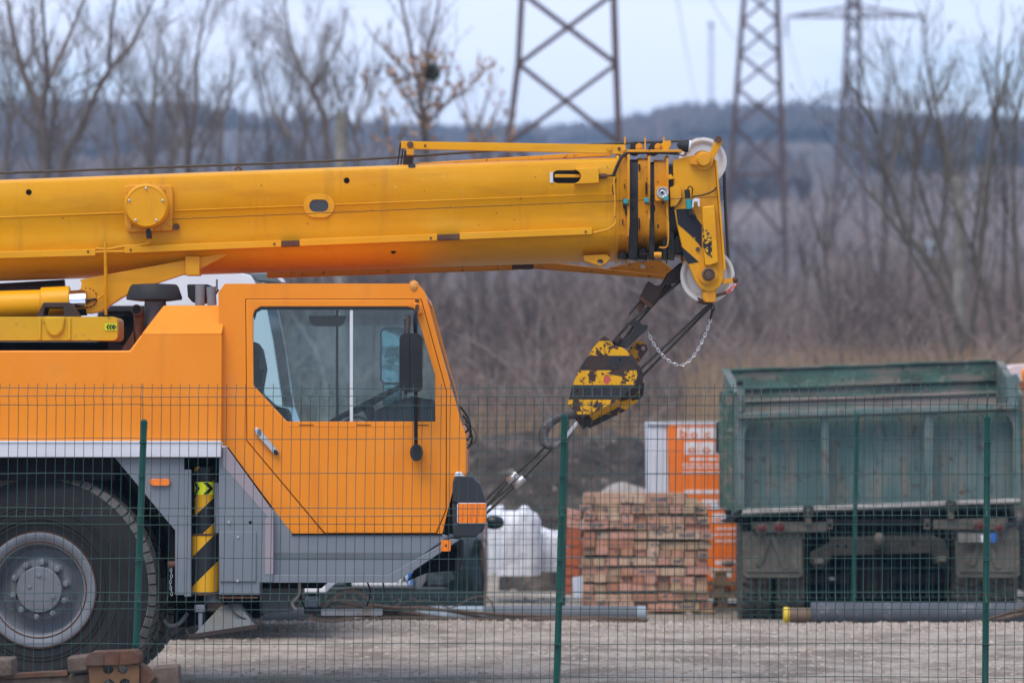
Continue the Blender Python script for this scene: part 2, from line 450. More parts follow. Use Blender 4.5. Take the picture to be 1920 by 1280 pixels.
# ------------------------------------------------------------------ soil bank lumps and sand heap
def heap(name, px, D, wpx, hpx, dep, mt, label, cat, base_py=None, seed=0, rough=.35):
    """an uneven mound: px centre, half width and height in pixels at distance D"""
    m = M(); nx, ny = 34, 16
    x0 = PX(px, D); hw = L(wpx, D); hh = L(hpx, D)
    vs = []
    for i in range(ny+1):
        for j in range(nx+1):
            u = j/nx*2-1; v = i/ny*2-1
            x = x0+u*hw; y = D+dep+v*dep
            e = max(0, 1-u*u*.9-v*v)
            h = hh*(e**.55)*(1+rough*noise.noise(Vector((x*1.1+seed, y*1.1, seed)))+rough*.5*noise.noise(Vector((x*3.7, y*3.7, seed)))) if e > 0 else -.05
            vs.append((x, y, gz(x,y)-.04+h))
    m.add(vs, [(i*(nx+1)+j, i*(nx+1)+j+1, (i+1)*(nx+1)+j+1, (i+1)*(nx+1)+j) for i in range(ny) for j in range(nx)])
    return tag(m.ob(name, mt, fix=False, smooth=60), label, cat)
soil_mat = mat('dark_soil', (.06,.046,.038), .95, layers=[(1.3,.44,.60,(.13,.10,.082),.9),(4,.5,.62,(.028,.024,.022),.8),(7,.60,.68,(.24,.20,.175),.8)], bump=(7,1,.2))
soil_pale = mat('pale_dry_soil', (.34,.30,.26), .95, layers=[(3,.4,.65,(.22,.19,.16),.8)], bump=(12,.7,.05))
grass_dry = mat('dry_yellow_grass', (.26,.215,.09), .9, layers=[(5,.4,.65,(.17,.13,.07),.8)], bump=(20,.8,.05))
heap('soil_heap', 1040, 56, 330, 235, 2.2, soil_mat, 'long dark soil bank behind the brick stack', 'soil heap', seed=2, rough=.22)
heap('soil_heap', 760, 57, 330, 215, 2.0, soil_mat, 'dark soil bank behind the crane cab', 'soil heap', seed=9, rough=.25)
heap('sand_heap', 1180, 52.5, 130, 195, 1.4, soil_pale, 'pale sand heap left of the orange wrapped blocks', 'sand heap', seed=5, rough=.1)
heap('soil_heap', 1010, 50, 75, 110, .8, soil_mat, 'small dark soil heap behind the white bags', 'soil heap', seed=13, rough=.3)
heap('soil_heap', 1640, 57, 420, 170, 2.0, soil_mat, 'dark soil bank behind the green dump truck', 'soil heap', seed=21, rough=.2)

def grow(m, pts, r0, r1, lvl, rr, dens, minl, n=5, rmin=.0060):
    k = len(pts)
    rad = [r0+(r1-r0)*(i/(k-1))**.8 for i in range(k)]
    m.tube(pts, rad, n, False)
    if lvl <= 0: return
    seg = [0]
    for i in range(k-1): seg.append(seg[-1]+(pts[i+1]-pts[i]).length)
    tot = seg[-1]
    if tot < minl: return
    cnt = max(3, int(dens*(1.35 if lvl > 1 else 1.9)*tot**.72))
    for q in range(cnt):
        f = rr.uniform(.22 if lvl < 3 else .38, .98)
        s_ = f*tot
        i = max(j for j in range(k) if seg[j] <= s_+1e-9); i = min(i, k-2)
        a = pts[i].lerp(pts[i+1], (s_-seg[i])/max(1e-6, seg[i+1]-seg[i]))
        t_ = (pts[i+1]-pts[i]).normalized()
        ang = R(rr.uniform(22,52)); az = rr.uniform(0,6.283)
        o_ = t_.orthogonal().normalized(); o_.rotate(Quaternion(t_, az))
        d = (t_*math.cos(ang)+o_*math.sin(ang)); d.z += .28; d.normalize()
        ln = tot*rr.uniform(.22,.46)*(1.12-.62*f)
        rb = (r0+(r1-r0)*f**.8)
        cr = rb*rr.uniform(.42,.66)
        c_ = [a]; p = a.copy(); st = 4 if lvl > 1 else 3
        for j in range(st):
            d = (d+Vector((rr.uniform(-.2,.2),rr.uniform(-.2,.2),rr.uniform(-.04,.20)))).normalized()
            p = p+d*(ln/st); c_.append(p.copy())
        grow(m, c_, max(cr,rmin), max(rmin*.6,cr*.25), lvl-1, rr, dens, minl, 4 if lvl > 2 else 3, rmin)
# ------------------------------------------------------------------ thicket of dry brush
def stem(m, x, y, z, h, lean, r_, rr, n=3, twigs=4):
    pts = []; d = Vector((lean[0], lean[1], 1)).normalized(); p = Vector((x,y,z)); k = 4
    for i in range(k+1):
        pts.append(p.copy()); p = p + d*(h/k)
        d = (d+Vector((rr.uniform(-.16,.16), rr.uniform(-.16,.16), rr.uniform(-.05,.08)))).normalized()
    m.tube(pts, [r_*(1-.8*i/k) for i in range(k+1)], n, False)
    for q in range(twigs):
        i = rr.uniform(1, k-.01); a = pts[int(i)].lerp(pts[int(i)+1], i-int(i))
        l = h*rr.uniform(.18,.42); e = Vector((rr.uniform(-.7,.7), rr.uniform(-.7,.7), rr.uniform(.3,1))).normalized()
        b = a+e*l*.5; c_ = b+(e+Vector((rr.uniform(-.4,.4),rr.uniform(-.4,.4),rr.uniform(-.1,.5)))).normalized()*l*.5
        m.tube([a,b,c_], [r_*.5,r_*.35,r_*.12], n, False)
brush_mats = [mat('grey_brown_twigs', (.215,.155,.128), .9, layers=[(.28,.44,.58,(.34,.26,.22),.9),(.6,.50,.60,(.10,.072,.062),.9)]),
              mat('purple_grey_twigs', (.19,.145,.128), .9, layers=[(.2,.44,.58,(.29,.23,.205),.9),(.5,.52,.62,(.10,.076,.07),.9)]),
              mat('dry_golden_reeds', (.36,.245,.145), .9, layers=[(.5,.42,.6,(.24,.17,.115),.9)])]
rr = random.Random(11)
m = M()
for i in range(4700):
    D = rr.uniform(66, 100); px = rr.uniform(-420, 2300)
    clump = .75+.5*noise.noise(Vector((px*.006, D*.07, 4)))+.35*noise.noise(Vector((px*.02, D*.2, 9)))
    h = (.75+1.6*rr.random())*clump*(D/80)
    x = PX(px,D)
    stem(m, x, D, gz(x,D)-.1, max(.4,h), (rr.uniform(-.35,.35), rr.uniform(-.3,.3)), .016, rr, 3, 5)
kind(m.ob('brush_thicket', brush_mats[0], fix=False, smooth=0), 'stuff')['label'] = 'grey brown leafless brush growing along the bank'
m = M()
for i in range(3900):
    D = rr.uniform(95, 150); px = rr.uniform(-420, 2300)
    h = (2.0+2.4*rr.random())*(.75+.55*noise.noise(Vector((px*.004, D*.05, 14))))
    x = PX(px,D)
    stem(m, x, D, gz(x,D)-.1, max(.6,h), (rr.uniform(-.3,.3), rr.uniform(-.3,.3)), .024, rr, 3, 5)
kind(m.ob('tall_brush', brush_mats[1], fix=False, smooth=0), 'stuff')['label'] = 'taller purple grey brush behind the thicket'
m = M()
for i in range(420):
    D = rr.uniform(64, 92); px = rr.uniform(-80, 2000); x = PX(px,D)
    a = Vector((x,D,gz(x,D)-.1)); h = rr.uniform(1.2,3.2)*(.8+.5*noise.noise(Vector((px*.006,D*.07,4)))); d = Vector((rr.uniform(-.8,.8),rr.uniform(-.5,.5),1.2)).normalized(); pts = [a]
    for k in range(7):
        a = a+d*h/6; d = (d+Vector((d.x*.15+rr.uniform(-.15,.15),rr.uniform(-.1,.1),-.14))).normalized(); pts.append(a)
    r0 = rr.uniform(.014,.03)
    grow(m, pts, r0, r0*.2, 2, rr, 2.4, .3, 4)
ARCH = m
m = M()
for i in range(340):
    D = rr.uniform(72, 110); px = rr.uniform(-420, 2300); x = PX(px,D)
    if noise.noise(Vector((px*.007, D*.03, 33))) < -.05: continue
    for k in range(rr.randint(3,6)):
        a = Vector((x+rr.uniform(-.4,.4),D+rr.uniform(-.4,.4),gz(x,D)-.1)); h = rr.uniform(1.8,3.6)*D/90; d = Vector((rr.uniform(-.35,.35),rr.uniform(-.3,.3),1)).normalized()
        pts = [a, a+d*h*.35, a+d*h*.7+Vector((rr.uniform(-.15,.15),0,0)), a+d*h+Vector((rr.uniform(-.3,.3),0,0))]
        grow(m, pts, .022, .006, 2, rr, 1.7, .3, 3, .008)
DARK = m
m = M()
for i in range(6500):
    D = rr.uniform(62, 76); px = rr.uniform(1290, 1960) if i%4 else rr.uniform(-60, 1300)
    x = PX(px,D); h = rr.uniform(.35,1.0)*(1.45 if px > 1300 else .7)
    b = Vector((x,D,gz(x,D)-.05)); e = b+Vector((rr.uniform(-.25,.25)*h, rr.uniform(-.2,.2)*h, h))
    m.tube([b,b.lerp(e,.6)+Vector((rr.uniform(-.03,.03),0,0)),e], [.011,.009,.003], 3, False)
kind(ARCH.ob('arching_brush', mat('pale_arching_stems', (.24,.20,.18), .9, layers=[(.6,.42,.6,(.10,.08,.074),.9)]), fix=False, smooth=0), 'stuff')['label'] = 'arching bare stems standing out of the thicket'
kind(DARK.ob('dark_shrubs', mat('dark_brown_stems', (.075,.058,.054), .9, layers=[(.4,.42,.6,(.12,.095,.085),.9)]), fix=False, smooth=0), 'stuff')['label'] = 'darker leafless shrubs standing in the thicket'
kind(m.ob('dry_reeds', brush_mats[2], fix=False, smooth=0), 'stuff')['label'] = 'dry golden reeds and grass along the bank'

# ------------------------------------------------------------------ bare trees
bark = [mat('grey_brown_bark', (.155,.13,.112), .9, layers=[(2,.4,.7,(.115,.096,.085),.8)]),
        mat('olive_grey_bark', (.10,.086,.068), .9, layers=[(2,.4,.7,(.10,.088,.066),.8)]),
        mat('dark_bark', (.085,.072,.064), .9, layers=[(2,.4,.7,(.12,.10,.085),.8)])]
leaf_brown = mat('withered_leaves', (.40,.245,.15), .9, layers=[(3,.4,.6,(.30,.18,.11),.8)])
def limb_pts(pl, D, dep, rr):
    out = []
    for i, (x, y) in enumerate(pl):
        out.append(P(x, y, D)+Vector((0, dep*i/max(1,len(pl)-1), 0)))
    return spline(out, 5)
TL = 'bare trees on the left'
def tree(name, label, limbs, D, r0, bm, seed, lvl=3, dens=4.2, group=None, leaves=0):
    """limbs: list of (pixel polyline, base radius factor, tip radius factor, depth sway)"""
    rr = random.Random(seed)
    b = limbs[0][0][0]; base = P(b[0], b[1], D); base.z = gz(base.x, D)
    t_ = thing(name, label, 'tree', base, group)
    tr = M(); cr = M()
    for q, (pl, a, e, dep) in enumerate(limbs):
        pts = limb_pts(pl, D, dep, rr)
        if q == 0: pts = [Vector((pts[0].x, pts[0].y, base.z-.1))]+pts
        k = len(pts)
        tr.tube(pts, [r0*(a+(e-a)*i/(k-1)) for i in range(k)], 7, False)
        cm = M()
        grow(cm, pts, r0*a*.9, r0*e*.9, lvl, rr, dens*(.84 if group == TL else .66), .35, 5, .0046)
        # drop the first tube of grow (the limb itself stays in the trunk mesh)
        cr.add(cm.v, cm.f)
    tr.ob('trunk', bm, t_, fix=False)
    cr.ob('crown', bm, t_, fix=False, smooth=0)
    if leaves:
        lm = M(); pv = cr.v
        for i in range(leaves):
            x, y, z = pv[rr.randrange(len(pv))]
            if z > PZ(95, D) or z < PZ(300, D): continue
            s_ = rr.uniform(.03,.065); u = Vector((rr.uniform(-1,1),rr.uniform(-1,1),rr.uniform(-1,1))).normalized()*s_; v = u.orthogonal()*.6
            c_ = Vector((x,y,z))
            lm.add([c_-u, c_+v, c_+u, c_-v], [(0,1,2,3)])
        kind(lm.ob('withered_leaves', leaf_brown, t_, fix=False, smooth=0), 'stuff')
    return t_
GB = 700   # pixel row where trunks start (hidden behind brush)
tree('bare_tree', 'bare tree at the far left with stems parting low into three leaning limbs', [
    ([(84,GB),(82,450),(81,330),(77,220),(45,148),(21,69),(5,-20),(-12,-120)],1,.22,.6),
    ([(77,222),(91,148),(89,69),(84,-40)],.6,.2,-.7), ([(91,150),(113,93),(148,0),(170,-110)],.55,.15,.9)], 72, .085, bark[0], 21, group=TL)
tree('bare_tree', 'slim bare tree whose stem bends at mid height, second from the left', [
    ([(92,GB),(91,310),(106,206),(98,165),(70,90),(62,-30)],1,.2,-.5),([(105,208),(128,150),(180,120),(215,70)],.45,.12,.6)], 76, .055, bark[0], 22, group=TL)
tree('bare_tree', 'bare tree leaning strongly right above the cable reel of the boom', [
    ([(96,GB),(112,340),(144,247),(186,155),(216,108),(240,79),(262,34),(290,-30)],1,.18,.8),([(205,125),(210,60),(225,-30),(230,-90)],.5,.15,-.6),([(186,155),(160,165),(110,185)],.35,.1,.4)], 73, .07, bark[0], 23, group=TL)
tree('bare_tree', 'bare bushy tree right of the leaning tree on the left', [
    ([(282,GB),(280,300),(287,180),(292,100),(300,20)],1,.2,.5),([(283,240),(250,190),(205,140)],.5,.12,-.6),([(286,190),(320,140),(345,70)],.5,.12,.5),([(281,300),(240,240),(222,190)],.4,.1,.5)], 86, .06, bark[0], 24, dens=5, group=TL)
tree('bare_tree', 'tall bare tree with one upright stem left of the oval boom hole', [
    ([(352,GB),(352,310),(360,240),(367,170),(367,110),(378,40),(395,-40)],1,.16,.4),([(356,270),(345,200),(335,160)],.5,.15,.4)], 84, .07, bark[0], 25, dens=4.6, group=TL)
tree('bare_tree', 'pale slim forked bare tree between the upright stem and the wide tree', [
    ([(414,GB),(413,260),(425,200),(432,140),(436,70)],1,.16,.4),([(445,330),(452,230),(462,170)],.7,.15,.4)], 96, .06, bark[0], 26, dens=4.6, group=TL)
tree('bare_tree', 'wide bare tree whose stem curves left above the oval boom hole', [
    ([(618,GB),(612,270),(600,205),(583,165),(560,120),(540,60),(530,-20)],1,.2,.5),([(585,170),(610,130),(640,80),(650,20)],.5,.14,-.5),([(545,260),(520,220),(505,190),(490,110)],.6,.14,.6),([(583,168),(600,110),(612,40)],.4,.1,.8)], 88, .075, bark[0], 27, dens=5, group=TL)
tree('bare_tree', 'thin bare tree behind the boom between the wide tree and the forked tree', [
    ([(500,GB),(505,320),(496,220),(480,140),(470,60)],1,.16,.4),([(503,300),(530,220),(548,150)],.6,.14,.4)], 110, .065, bark[2], 28, dens=5, group=TL)
tn = tree('bare_tree', 'bare tree with brown withered leaves and a mistletoe clump left of the near pylon', [
    ([(800,GB),(797,270),(790,200),(782,150),(768,80),(755,10),(742,-60)],1,.16,.5),([(788,190),(800,110),(818,40),(826,-40)],.6,.14,-.5),([(795,240),(840,190),(880,160),(920,115)],.5,.1,.6),([(790,230),(755,170),(728,120)],.5,.12,-.4),([(782,150),(720,90),(680,40)],.4,.1,.4)], 82, .07, bark[0], 29, dens=5, group=TL, leaves=1500)
tree('bare_tree', 'low spreading bare tree with few leaves just left of the near pylon', [
    ([(905,GB),(905,300),(900,230),(915,170)],1,.16,.5),([(903,280),(870,220),(850,180)],.6,.14,-.5),([(903,260),(930,210),(945,170)],.5,.12,.5)], 95, .06, bark[0], 30, dens=5.5, group=TL, leaves=700)
mm = M(); rr = random.Random(5); c_ = P(810,136,81.2)
for i in range(1500):
    d = Vector((rr.gauss(0,1),rr.gauss(0,1),rr.gauss(0,1))).normalized()*rr.uniform(.02,.15)
    e = d*rr.uniform(1.1,1.4); u = d.orthogonal().normalized()*.014
    mm.add([c_+d-u, c_+d+u, c_+e], [(0,1,2)])
tag(mm.ob('mistletoe_clump', mat('mistletoe_green', (.05,.055,.02), .8), fix=False, smooth=0), 'round dark green mistletoe clump in the leafy bare tree', 'mistletoe')
# pollarded stumps
def stump(label, px, y0, y1, D, wpx, seed):
    t_ = thing('pollard_tree', label, 'tree', (PX(px,D), D, gz(PX(px,D),D)))
    m = M(); rr = random.Random(seed)
    pts = [P(px+rr.uniform(-2,2), y0+(y1-y0)*i/6, D) for i in range(7)]; pts[0].z = gz(pts[0].x,D)-.1
    m.tube(pts, [L(wpx,D)*(1+.25*(i==6)+.1*rr.random()) for i in range(7)], 9)
    m.ob('trunk', mat('pale_pollard_bark', (.27,.25,.21), .9, layers=[(3,.42,.6,(.16,.145,.12),.9)]), t_, fix=False)
    c_ = M()
    for i in range(9):
        a = rr.uniform(0,6.28); s_ = pts[-1]+Vector((math.cos(a),math.sin(a),0))*L(wpx,D)*.6-Vector((0,0,rr.uniform(0,.25)))
        d = Vector((math.cos(a)*.6,math.sin(a)*.6,1)).normalized(); ln = rr.uniform(.5,1.6)
        grow(c_, [s_, s_+d*ln*.5, s_+(d+Vector((0,0,.3))).normalized()*ln], .014, .004, 2, rr, 3, .3, 4)
    c_.ob('crown', bark[1], t_, fix=False, smooth=0)
stump('pollarded dark stump rising behind the boom left of the leafy tree', 640, GB, 212, 78, 11, 4)
stump('thick pollarded pale trunk standing among the bare trees on the right', 1797, GB, 330, 74, 11, 5)
TR = 'bare trees on the right'
tree('bare_tree', 'tall straight bare tree near the right edge, rising highest there', [
    ([(1818,GB),(1828,560),(1844,436),(1855,330),(1866,254),(1873,190),(1876,120),(1880,60)],1,.16,.5),([(1868,240),(1850,170),(1830,110)],.45,.12,-.5),([(1872,200),(1895,130),(1908,90)],.45,.12,.5)], 76, .07, bark[1], 31, dens=5, group=TR)
tree('bare_tree', 'thin bare tree at the right edge with two upright stems', [
    ([(1918,GB),(1908,520),(1903,412),(1904,300),(1907,223),(1896,170),(1888,110)],1,.16,.4),([(1907,224),(1925,150),(1940,90)],.6,.12,.4)], 80, .05, bark[1], 32, group=TR)
tree('bare_tree', 'bare tree leaning left behind the pollarded pale trunk', [
    ([(1806,GB),(1798,420),(1783,330),(1770,262),(1757,192),(1745,130),(1740,70)],1,.16,.5),([(1770,262),(1740,200),(1720,130)],.5,.12,-.4),([(1757,192),(1785,140),(1800,90)],.45,.12,.5)], 78, .065, bark[1], 33, dens=5, group=TR)
tree('bare_tree', 'bare tree with long left leaning stem right of the second pylon', [
    ([(1812,GB),(1786,575),(1745,490),(1702,430),(1668,330),(1647,250),(1634,180),(1620,110)],1,.14,.6),([(1668,330),(1690,250),(1700,170)],.5,.12,.6),([(1647,250),(1610,190),(1585,150)],.45,.1,-.5)], 73, .06, bark[1], 34, dens=4.6, group=TR)
tree('bare_tree', 'bare tree leaning left between the long leaning stem and the pollard', [
    ([(1816,GB),(1795,560),(1742,400),(1718,320),(1695,260),(1688,180),(1680,110)],1,.14,.5),([(1718,320),(1735,240),(1740,180)],.5,.12,-.5)], 82, .058, bark[1], 35, dens=5, group=TR)
tree('bare_tree', 'slender bare sapling leaning far left close beside the second pylon', [
    ([(1790,GB),(1745,540),(1680,420),(1610,330),(1570,270)],1,.16,.5),([(1640,368),(1620,280),(1600,220)],.5,.12,.5),([(1700,455),(1665,350),(1640,300)],.5,.12,-.5)], 70, .04, bark[1], 36, dens=4, group=TR)
tree('bare_tree', 'bare tree standing behind the right edge of the dump truck bed', [
    ([(1868,GB),(1852,560),(1828,480),(1838,380),(1850,300),(1858,240)],1,.16,.5),([(1830,485),(1800,420),(1775,370)],.5,.12,-.5)], 74, .05, bark[1], 37, dens=4, group=TR)
tree('bare_tree', 'bushy grey bare tree in front of the pylon with crossarm', [
    ([(1655,GB),(1660,380),(1655,290),(1662,220),(1668,140)],1,.16,.5),([(1657,330),(1620,270),(1590,220)],.6,.12,.5),([(1656,310),(1690,250),(1712,200)],.6,.12,-.5)], 125, .09, bark[2], 38, dens=6, group=TR)
EXTRA = [('slim upright bare tree just right of the crossarm pylon', [(1700,GB),(1706,500),(1712,380),(1720,280),(1722,190),(1728,120)], 90, .055, 41),
 ('upright bare tree between the highest tree and the right edge', [(1885,GB),(1882,520),(1886,400),(1884,290),(1890,190),(1892,90)], 92, .055, 43),
 ('low bare tree with thin stem right of the second pylon leg', [(1560,GB),(1556,560),(1548,470),(1552,390),(1540,310)], 84, .045, 44),
 ('thin bare tree between second pylon and the crossarm pylon', [(1500,GB),(1506,600),(1512,520),(1505,440),(1515,370)], 98, .045, 45),
 ('bare tree with forked top left of the pollarded trunk', [(1770,GB),(1764,520),(1768,420),(1778,320),(1786,230),(1780,150)], 96, .06, 46)]
for lab, pl, D, r0, sd in EXTRA:
    r3 = random.Random(sd); mid = pl[len(pl)//2]
    tree('bare_tree', lab, [(pl,1,.15,.5), ([mid,(mid[0]+r3.uniform(18,34),mid[1]-70),(mid[0]+r3.uniform(30,55),mid[1]-150)],.55,.12,.5), ([mid,(mid[0]-r3.uniform(14,30),mid[1]-60),(mid[0]-r3.uniform(30,50),mid[1]-130)],.55,.12,-.5)], D, r0, bark[2], sd, dens=5.5, group=TR)
EXL = [('bare tree filling the gap left of the upright stem', [(318,GB),(320,340),(326,240),(335,150),(338,60)], 98, .06, 51), ('bare tree standing close behind the wide curved tree', [(560,GB),(566,330),(572,240),(560,150),(575,60)], 104, .065, 52),
 ('low bare tree beside the pollarded stump', [(670,GB),(672,320),(664,250),(680,170),(690,110)], 92, .055, 53), ('bare tree at the far left edge behind the three limbed tree', [(10,GB),(8,330),(20,230),(12,140),(24,40)], 95, .06, 54), ('bare tree between the leaning tree and the bushy tree', [(215,GB),(220,320),(212,230),(225,150),(222,70)], 100, .055, 55)]
for lab, pl, D, r0, sd in EXL:
    r3 = random.Random(sd); mid = pl[len(pl)//2]
    tree('bare_tree', lab, [(pl,1,.15,.5), ([mid,(mid[0]+r3.uniform(18,34),mid[1]-70),(mid[0]+r3.uniform(30,55),mid[1]-150)],.55,.12,.5), ([mid,(mid[0]-r3.uniform(14,30),mid[1]-60),(mid[0]-r3.uniform(30,50),mid[1]-130)],.55,.12,-.5)], D, r0, bark[0], sd, dens=5.5, group=TL)
# rows of smaller bare trees far behind: five shapes, copied
far_src = []
for q in range(5):
    rr = random.Random(60+q)
    limbs = [([(960,790),(958+rr.uniform(-4,4),740),(962+rr.uniform(-8,8),690),(960+rr.uniform(-14,14),620)],1,.16,.4)]
    for z in range(4):
        y = rr.uniform(690,745); limbs.append(([(960,y),(960+rr.uniform(-30,30),y-35),(960+rr.uniform(-50,50),y-80)],.55,.12,rr.uniform(-.6,.6)))
    far_src.append((limbs, 70+q))
rr = random.Random(77)
proto = []
for q, (lb, sd) in enumerate(far_src):
    tr = M(); cr = M(); r2 = random.Random(sd); D = 30
    for i, (pl, a, e, dep) in enumerate(lb):
        pts = [v-Vector((0,30,gz(0,30)+.0)) for v in limb_pts(pl, D, dep*.3, r2)]
        tr.tube(pts, [.0085*(a+(e-a)*k/(len(pts)-1)) for k in range(len(pts))], 5, False)
        grow(cr, pts, .009*a, .009*e, 2, r2, 10, .05, 4, .0011)
    proto.append((tr.mesh('trunk', bark[2], False), cr.mesh('crown', bark[2], False, 0)))
far_t = {}
for i in range(58):
    D = rr.uniform(150, 330)
    px = (rr.uniform(-60,700) if i < 26 else rr.uniform(1180,1960)) if i < 52 else rr.uniform(720,1180)
    x = PX(px, D); s_ = rr.uniform(9,17)*(D/200)**.3
    where = 'above the left half of the boom' if px < 480 else 'above the middle of the boom' if px < 940 else 'seen behind the near pylon' if px < 1190 else 'beyond the boom head and second pylon' if px < 1520 else 'beyond the trees on the right'
    t_ = thing('distant_bare_tree', '', 'tree', (x, D, gz(x,D)), f'distant bare trees {where}')
    far_t.setdefault(where, []).append((px, t_))
    for me, nm in zip(proto[i%5], ('trunk','crown')):
        o = bpy.data.objects.new(nm, me); COL.objects.link(o); o.parent = t_
    t_.scale = (s_, s_, s_); t_.rotation_euler.z = rr.uniform(0,6.28)
ORD = ['first','second','third','fourth','fifth','sixth','seventh','eighth','ninth','tenth','eleventh','twelfth','thirteenth','fourteenth','fifteenth','sixteenth','seventeenth','eighteenth','nineteenth','twentieth','twenty-first','twenty-second','twenty-third','twenty-fourth','twenty-fifth']
for where, l_ in far_t.items():
    for k, (px, t_) in enumerate(sorted(l_, key=lambda v: v[0])): t_['label'] = f'{ORD[k]} from left of the small distant bare trees {where}'

# ------------------------------------------------------------------ wooded hill far behind, one mass of bare trees
m = M(); rr = random.Random(91)
for i in range(24000):
    D = 470+1210*rr.random()**.6
    u = rr.uniform(-.24,.22); x = u*D
    if noise.noise(Vector((u*24, D*.0045, 2))) < (.16 if D < 900 else -.02): continue
    z = gz(x,D); h = rr.uniform(3.5,7.5); r_ = h*rr.uniform(.22,.38)
    k = 5; a0 = rr.uniform(0,6.28)
    ring = [(x+r_*math.cos(a0+6.283*j/k)*rr.uniform(.6,1.2), D+r_*math.sin(a0+6.283*j/k), z+h*rr.uniform(.35,.7)) for j in range(k)]
    m.add([(x,D,z)]+ring+[(x+rr.uniform(-.3,.3)*r_,D,z+h)], [(0,1+(j+1)%k,1+j) for j in range(k)]+[(1+j,1+(j+1)%k,k+1) for j in range(k)])
kind(m.ob('far_wood', mat('far_bare_wood', (.06,.054,.056), .95, layers=[(.012,.42,.58,(.13,.10,.09),.9)]), fix=False, smooth=0), 'stuff')['label'] = 'bare winter woods covering the distant hills'

# far houses on the slope
def house(px, py, D, wpx, hpx, wall, roof, label):
    x = PX(px,D); w_ = L(wpx,D); h = L(hpx,D); z = PZ(py,D)
    t_ = thing('far_house', label, 'house', (x,D,z))
    zb = min(z, gz(x,D))-.5
    M().box(x-w_/2,x+w_/2,D,D+w_*.8,zb,z+h).ob('wall', wall, t_)
    M().prism([(x-w_*.56,z+h),(x,z+h*1.75),(x+w_*.56,z+h)], D-.3, D+w_*.8+.3).ob('roof', roof, t_)
    for q in (-.25,.25):
        o = M().box(x+w_*(q-.08),x+w_*(q+.08),D-.06,D+.02,z+h*.35,z+h*.75).ob('window', void, t_)
pale = mat('pale_house_wall', (.55,.60,.62), .8); redr = mat('red_roof', (.22,.08,.06), .8); greyr = mat('pale_blue_roof', (.40,.48,.50), .7)
house(1745, 478, 300, 52, 16, pale, greyr, 'pale house with blue grey roof seen through the right trees')
house(1487, 470, 340, 26, 12, pale, redr, 'small red roofed house just right of the second pylon leg')
house(1688, 490, 320, 30, 12, pale, redr, 'red roofed house left of the pale blue roofed house')
house(1560, 455, 420, 30, 10, pale, greyr, 'small grey roofed house between second pylon and crossarm pylon')

# ------------------------------------------------------------------ pylons
steel_red = mat('brown_red_pylon_steel', (.085,.055,.052), .7, layers=[(1,.4,.7,(.13,.09,.08),.7)])
steel_grey = mat('grey_pylon_steel', (.16,.155,.155), .65, layers=[(.5,.4,.7,(.12,.10,.095),.7)])
def pylon(label, D, nodes, leg, brace, mt, arms=(), dpt=.22, horiz=()):
    """nodes: rows (pixel y, left x, right x) from bottom to top; square lattice tower"""
    x0 = (nodes[0][1]+nodes[0][2])/2
    t_ = thing('lattice_pylon', label, 'pylon', (PX(x0,D), D, gz(PX(x0,D),D)))
    lv = []
    for y, xl, xr in nodes:
        z = PZ(y,D); a = PX(xl,D); b = PX(xr,D); h = (b-a)/2*dpt; yc = D+1.5
        lv.append([Vector((a,yc-h,z)),Vector((b,yc-h,z)),Vector((b,yc+h,z)),Vector((a,yc+h,z))])
    g0 = lv[0]
    for v in g0: v.z = min(v.z, gz(v.x,D)-.2)
    for k in range(4):
        m = M()
        for i in range(len(lv)-1): m.bar(lv[i][k], lv[i+1][k], leg, leg)
        m.ob('leg', mt, t_)
    for s_ in range(4):
        a, b = s_, (s_+1)%4
        for i in range(len(lv)-1):
            for p, q, e in ((lv[i][a],lv[i+1][b],0),(lv[i][b],lv[i+1][a],1)):
                off = (Vector(((p+q)/2))-Vector((PX(x0,D),D+1.5,(p.z+q.z)/2))).normalized()*(.03*e)
                M().bar(p+off, q+off, brace, brace*.5).ob('brace', mt, t_)
            if i in horiz: M().bar(lv[i+1][a], lv[i+1][b], brace*1.2, brace).ob('girt', mt, t_)
    for (y, xl, xr, drop) in arms:
        z = PZ(y,D); c_ = PX((xl+xr)/2,D); yc = D+1.5; up = L(22,D)
        for xe in (PX(xl,D), PX(xr,D)):
            m = M()
            m.bar((c_,yc-.4,z),(xe,yc,z),brace,brace); m.bar((c_,yc+.4,z),(xe,yc,z),brace,brace); m.bar((c_,yc,z+up),(xe,yc,z),brace,brace)
            for f in (.2,.4,.6,.8):
                m.bar((c_+(xe-c_)*f,yc,z),(c_+(xe-c_)*f,yc,z+up*(1-f)),brace*.7,brace*.7)
                m.bar((c_+(xe-c_)*f,yc,z),(c_+(xe-c_)*(f-.2),yc,z+up*(1-f+.2)),brace*.7,brace*.7)
            ar = m.ob('crossarm', mt, t_)
            if drop: M().tube([(xe,yc,z),(xe,yc,z-drop)], [.07,.07], 6).ob('insulator', mt, ar)
    return t_
D1 = 118.
pylon('nearest brown lattice pylon rising behind the boom', D1, [(760,925,1177),(600,934,1172),(430,944,1167),(262,953,1163),(112,972,1157.5),(-22,979,1153),(-150,986,1149),(-280,994,1145)], .15, .075, steel_red, horiz=(0,))
D2 = 190.
pylon('second lattice pylon standing right of the boom head', D2, [(700,1352,1482),(560,1360,1478),(445,1366,1476),(324,1374,1472),(232,1380,1470),(160,1385,1467),(96,1390,1465),(34,1395,1463),(-24,1400,1461),(-84,1405,1459),(-150,1410,1457)], .19, .085, steel_red, horiz=(2,))
D3 = 300.
pylon('far pylon with wide crossarm above the right trees', D3, [(600,1548,1640),(450,1560,1630),(330,1572,1622),(240,1580,1618),(160,1586,1616),(100,1590,1616),(60,1591,1615),(25,1592,1615),(-10,1594,1613),(-50,1597,1610)], .26, .12, steel_red, arms=((28,1478,1738,1.3),))
D4 = 520.
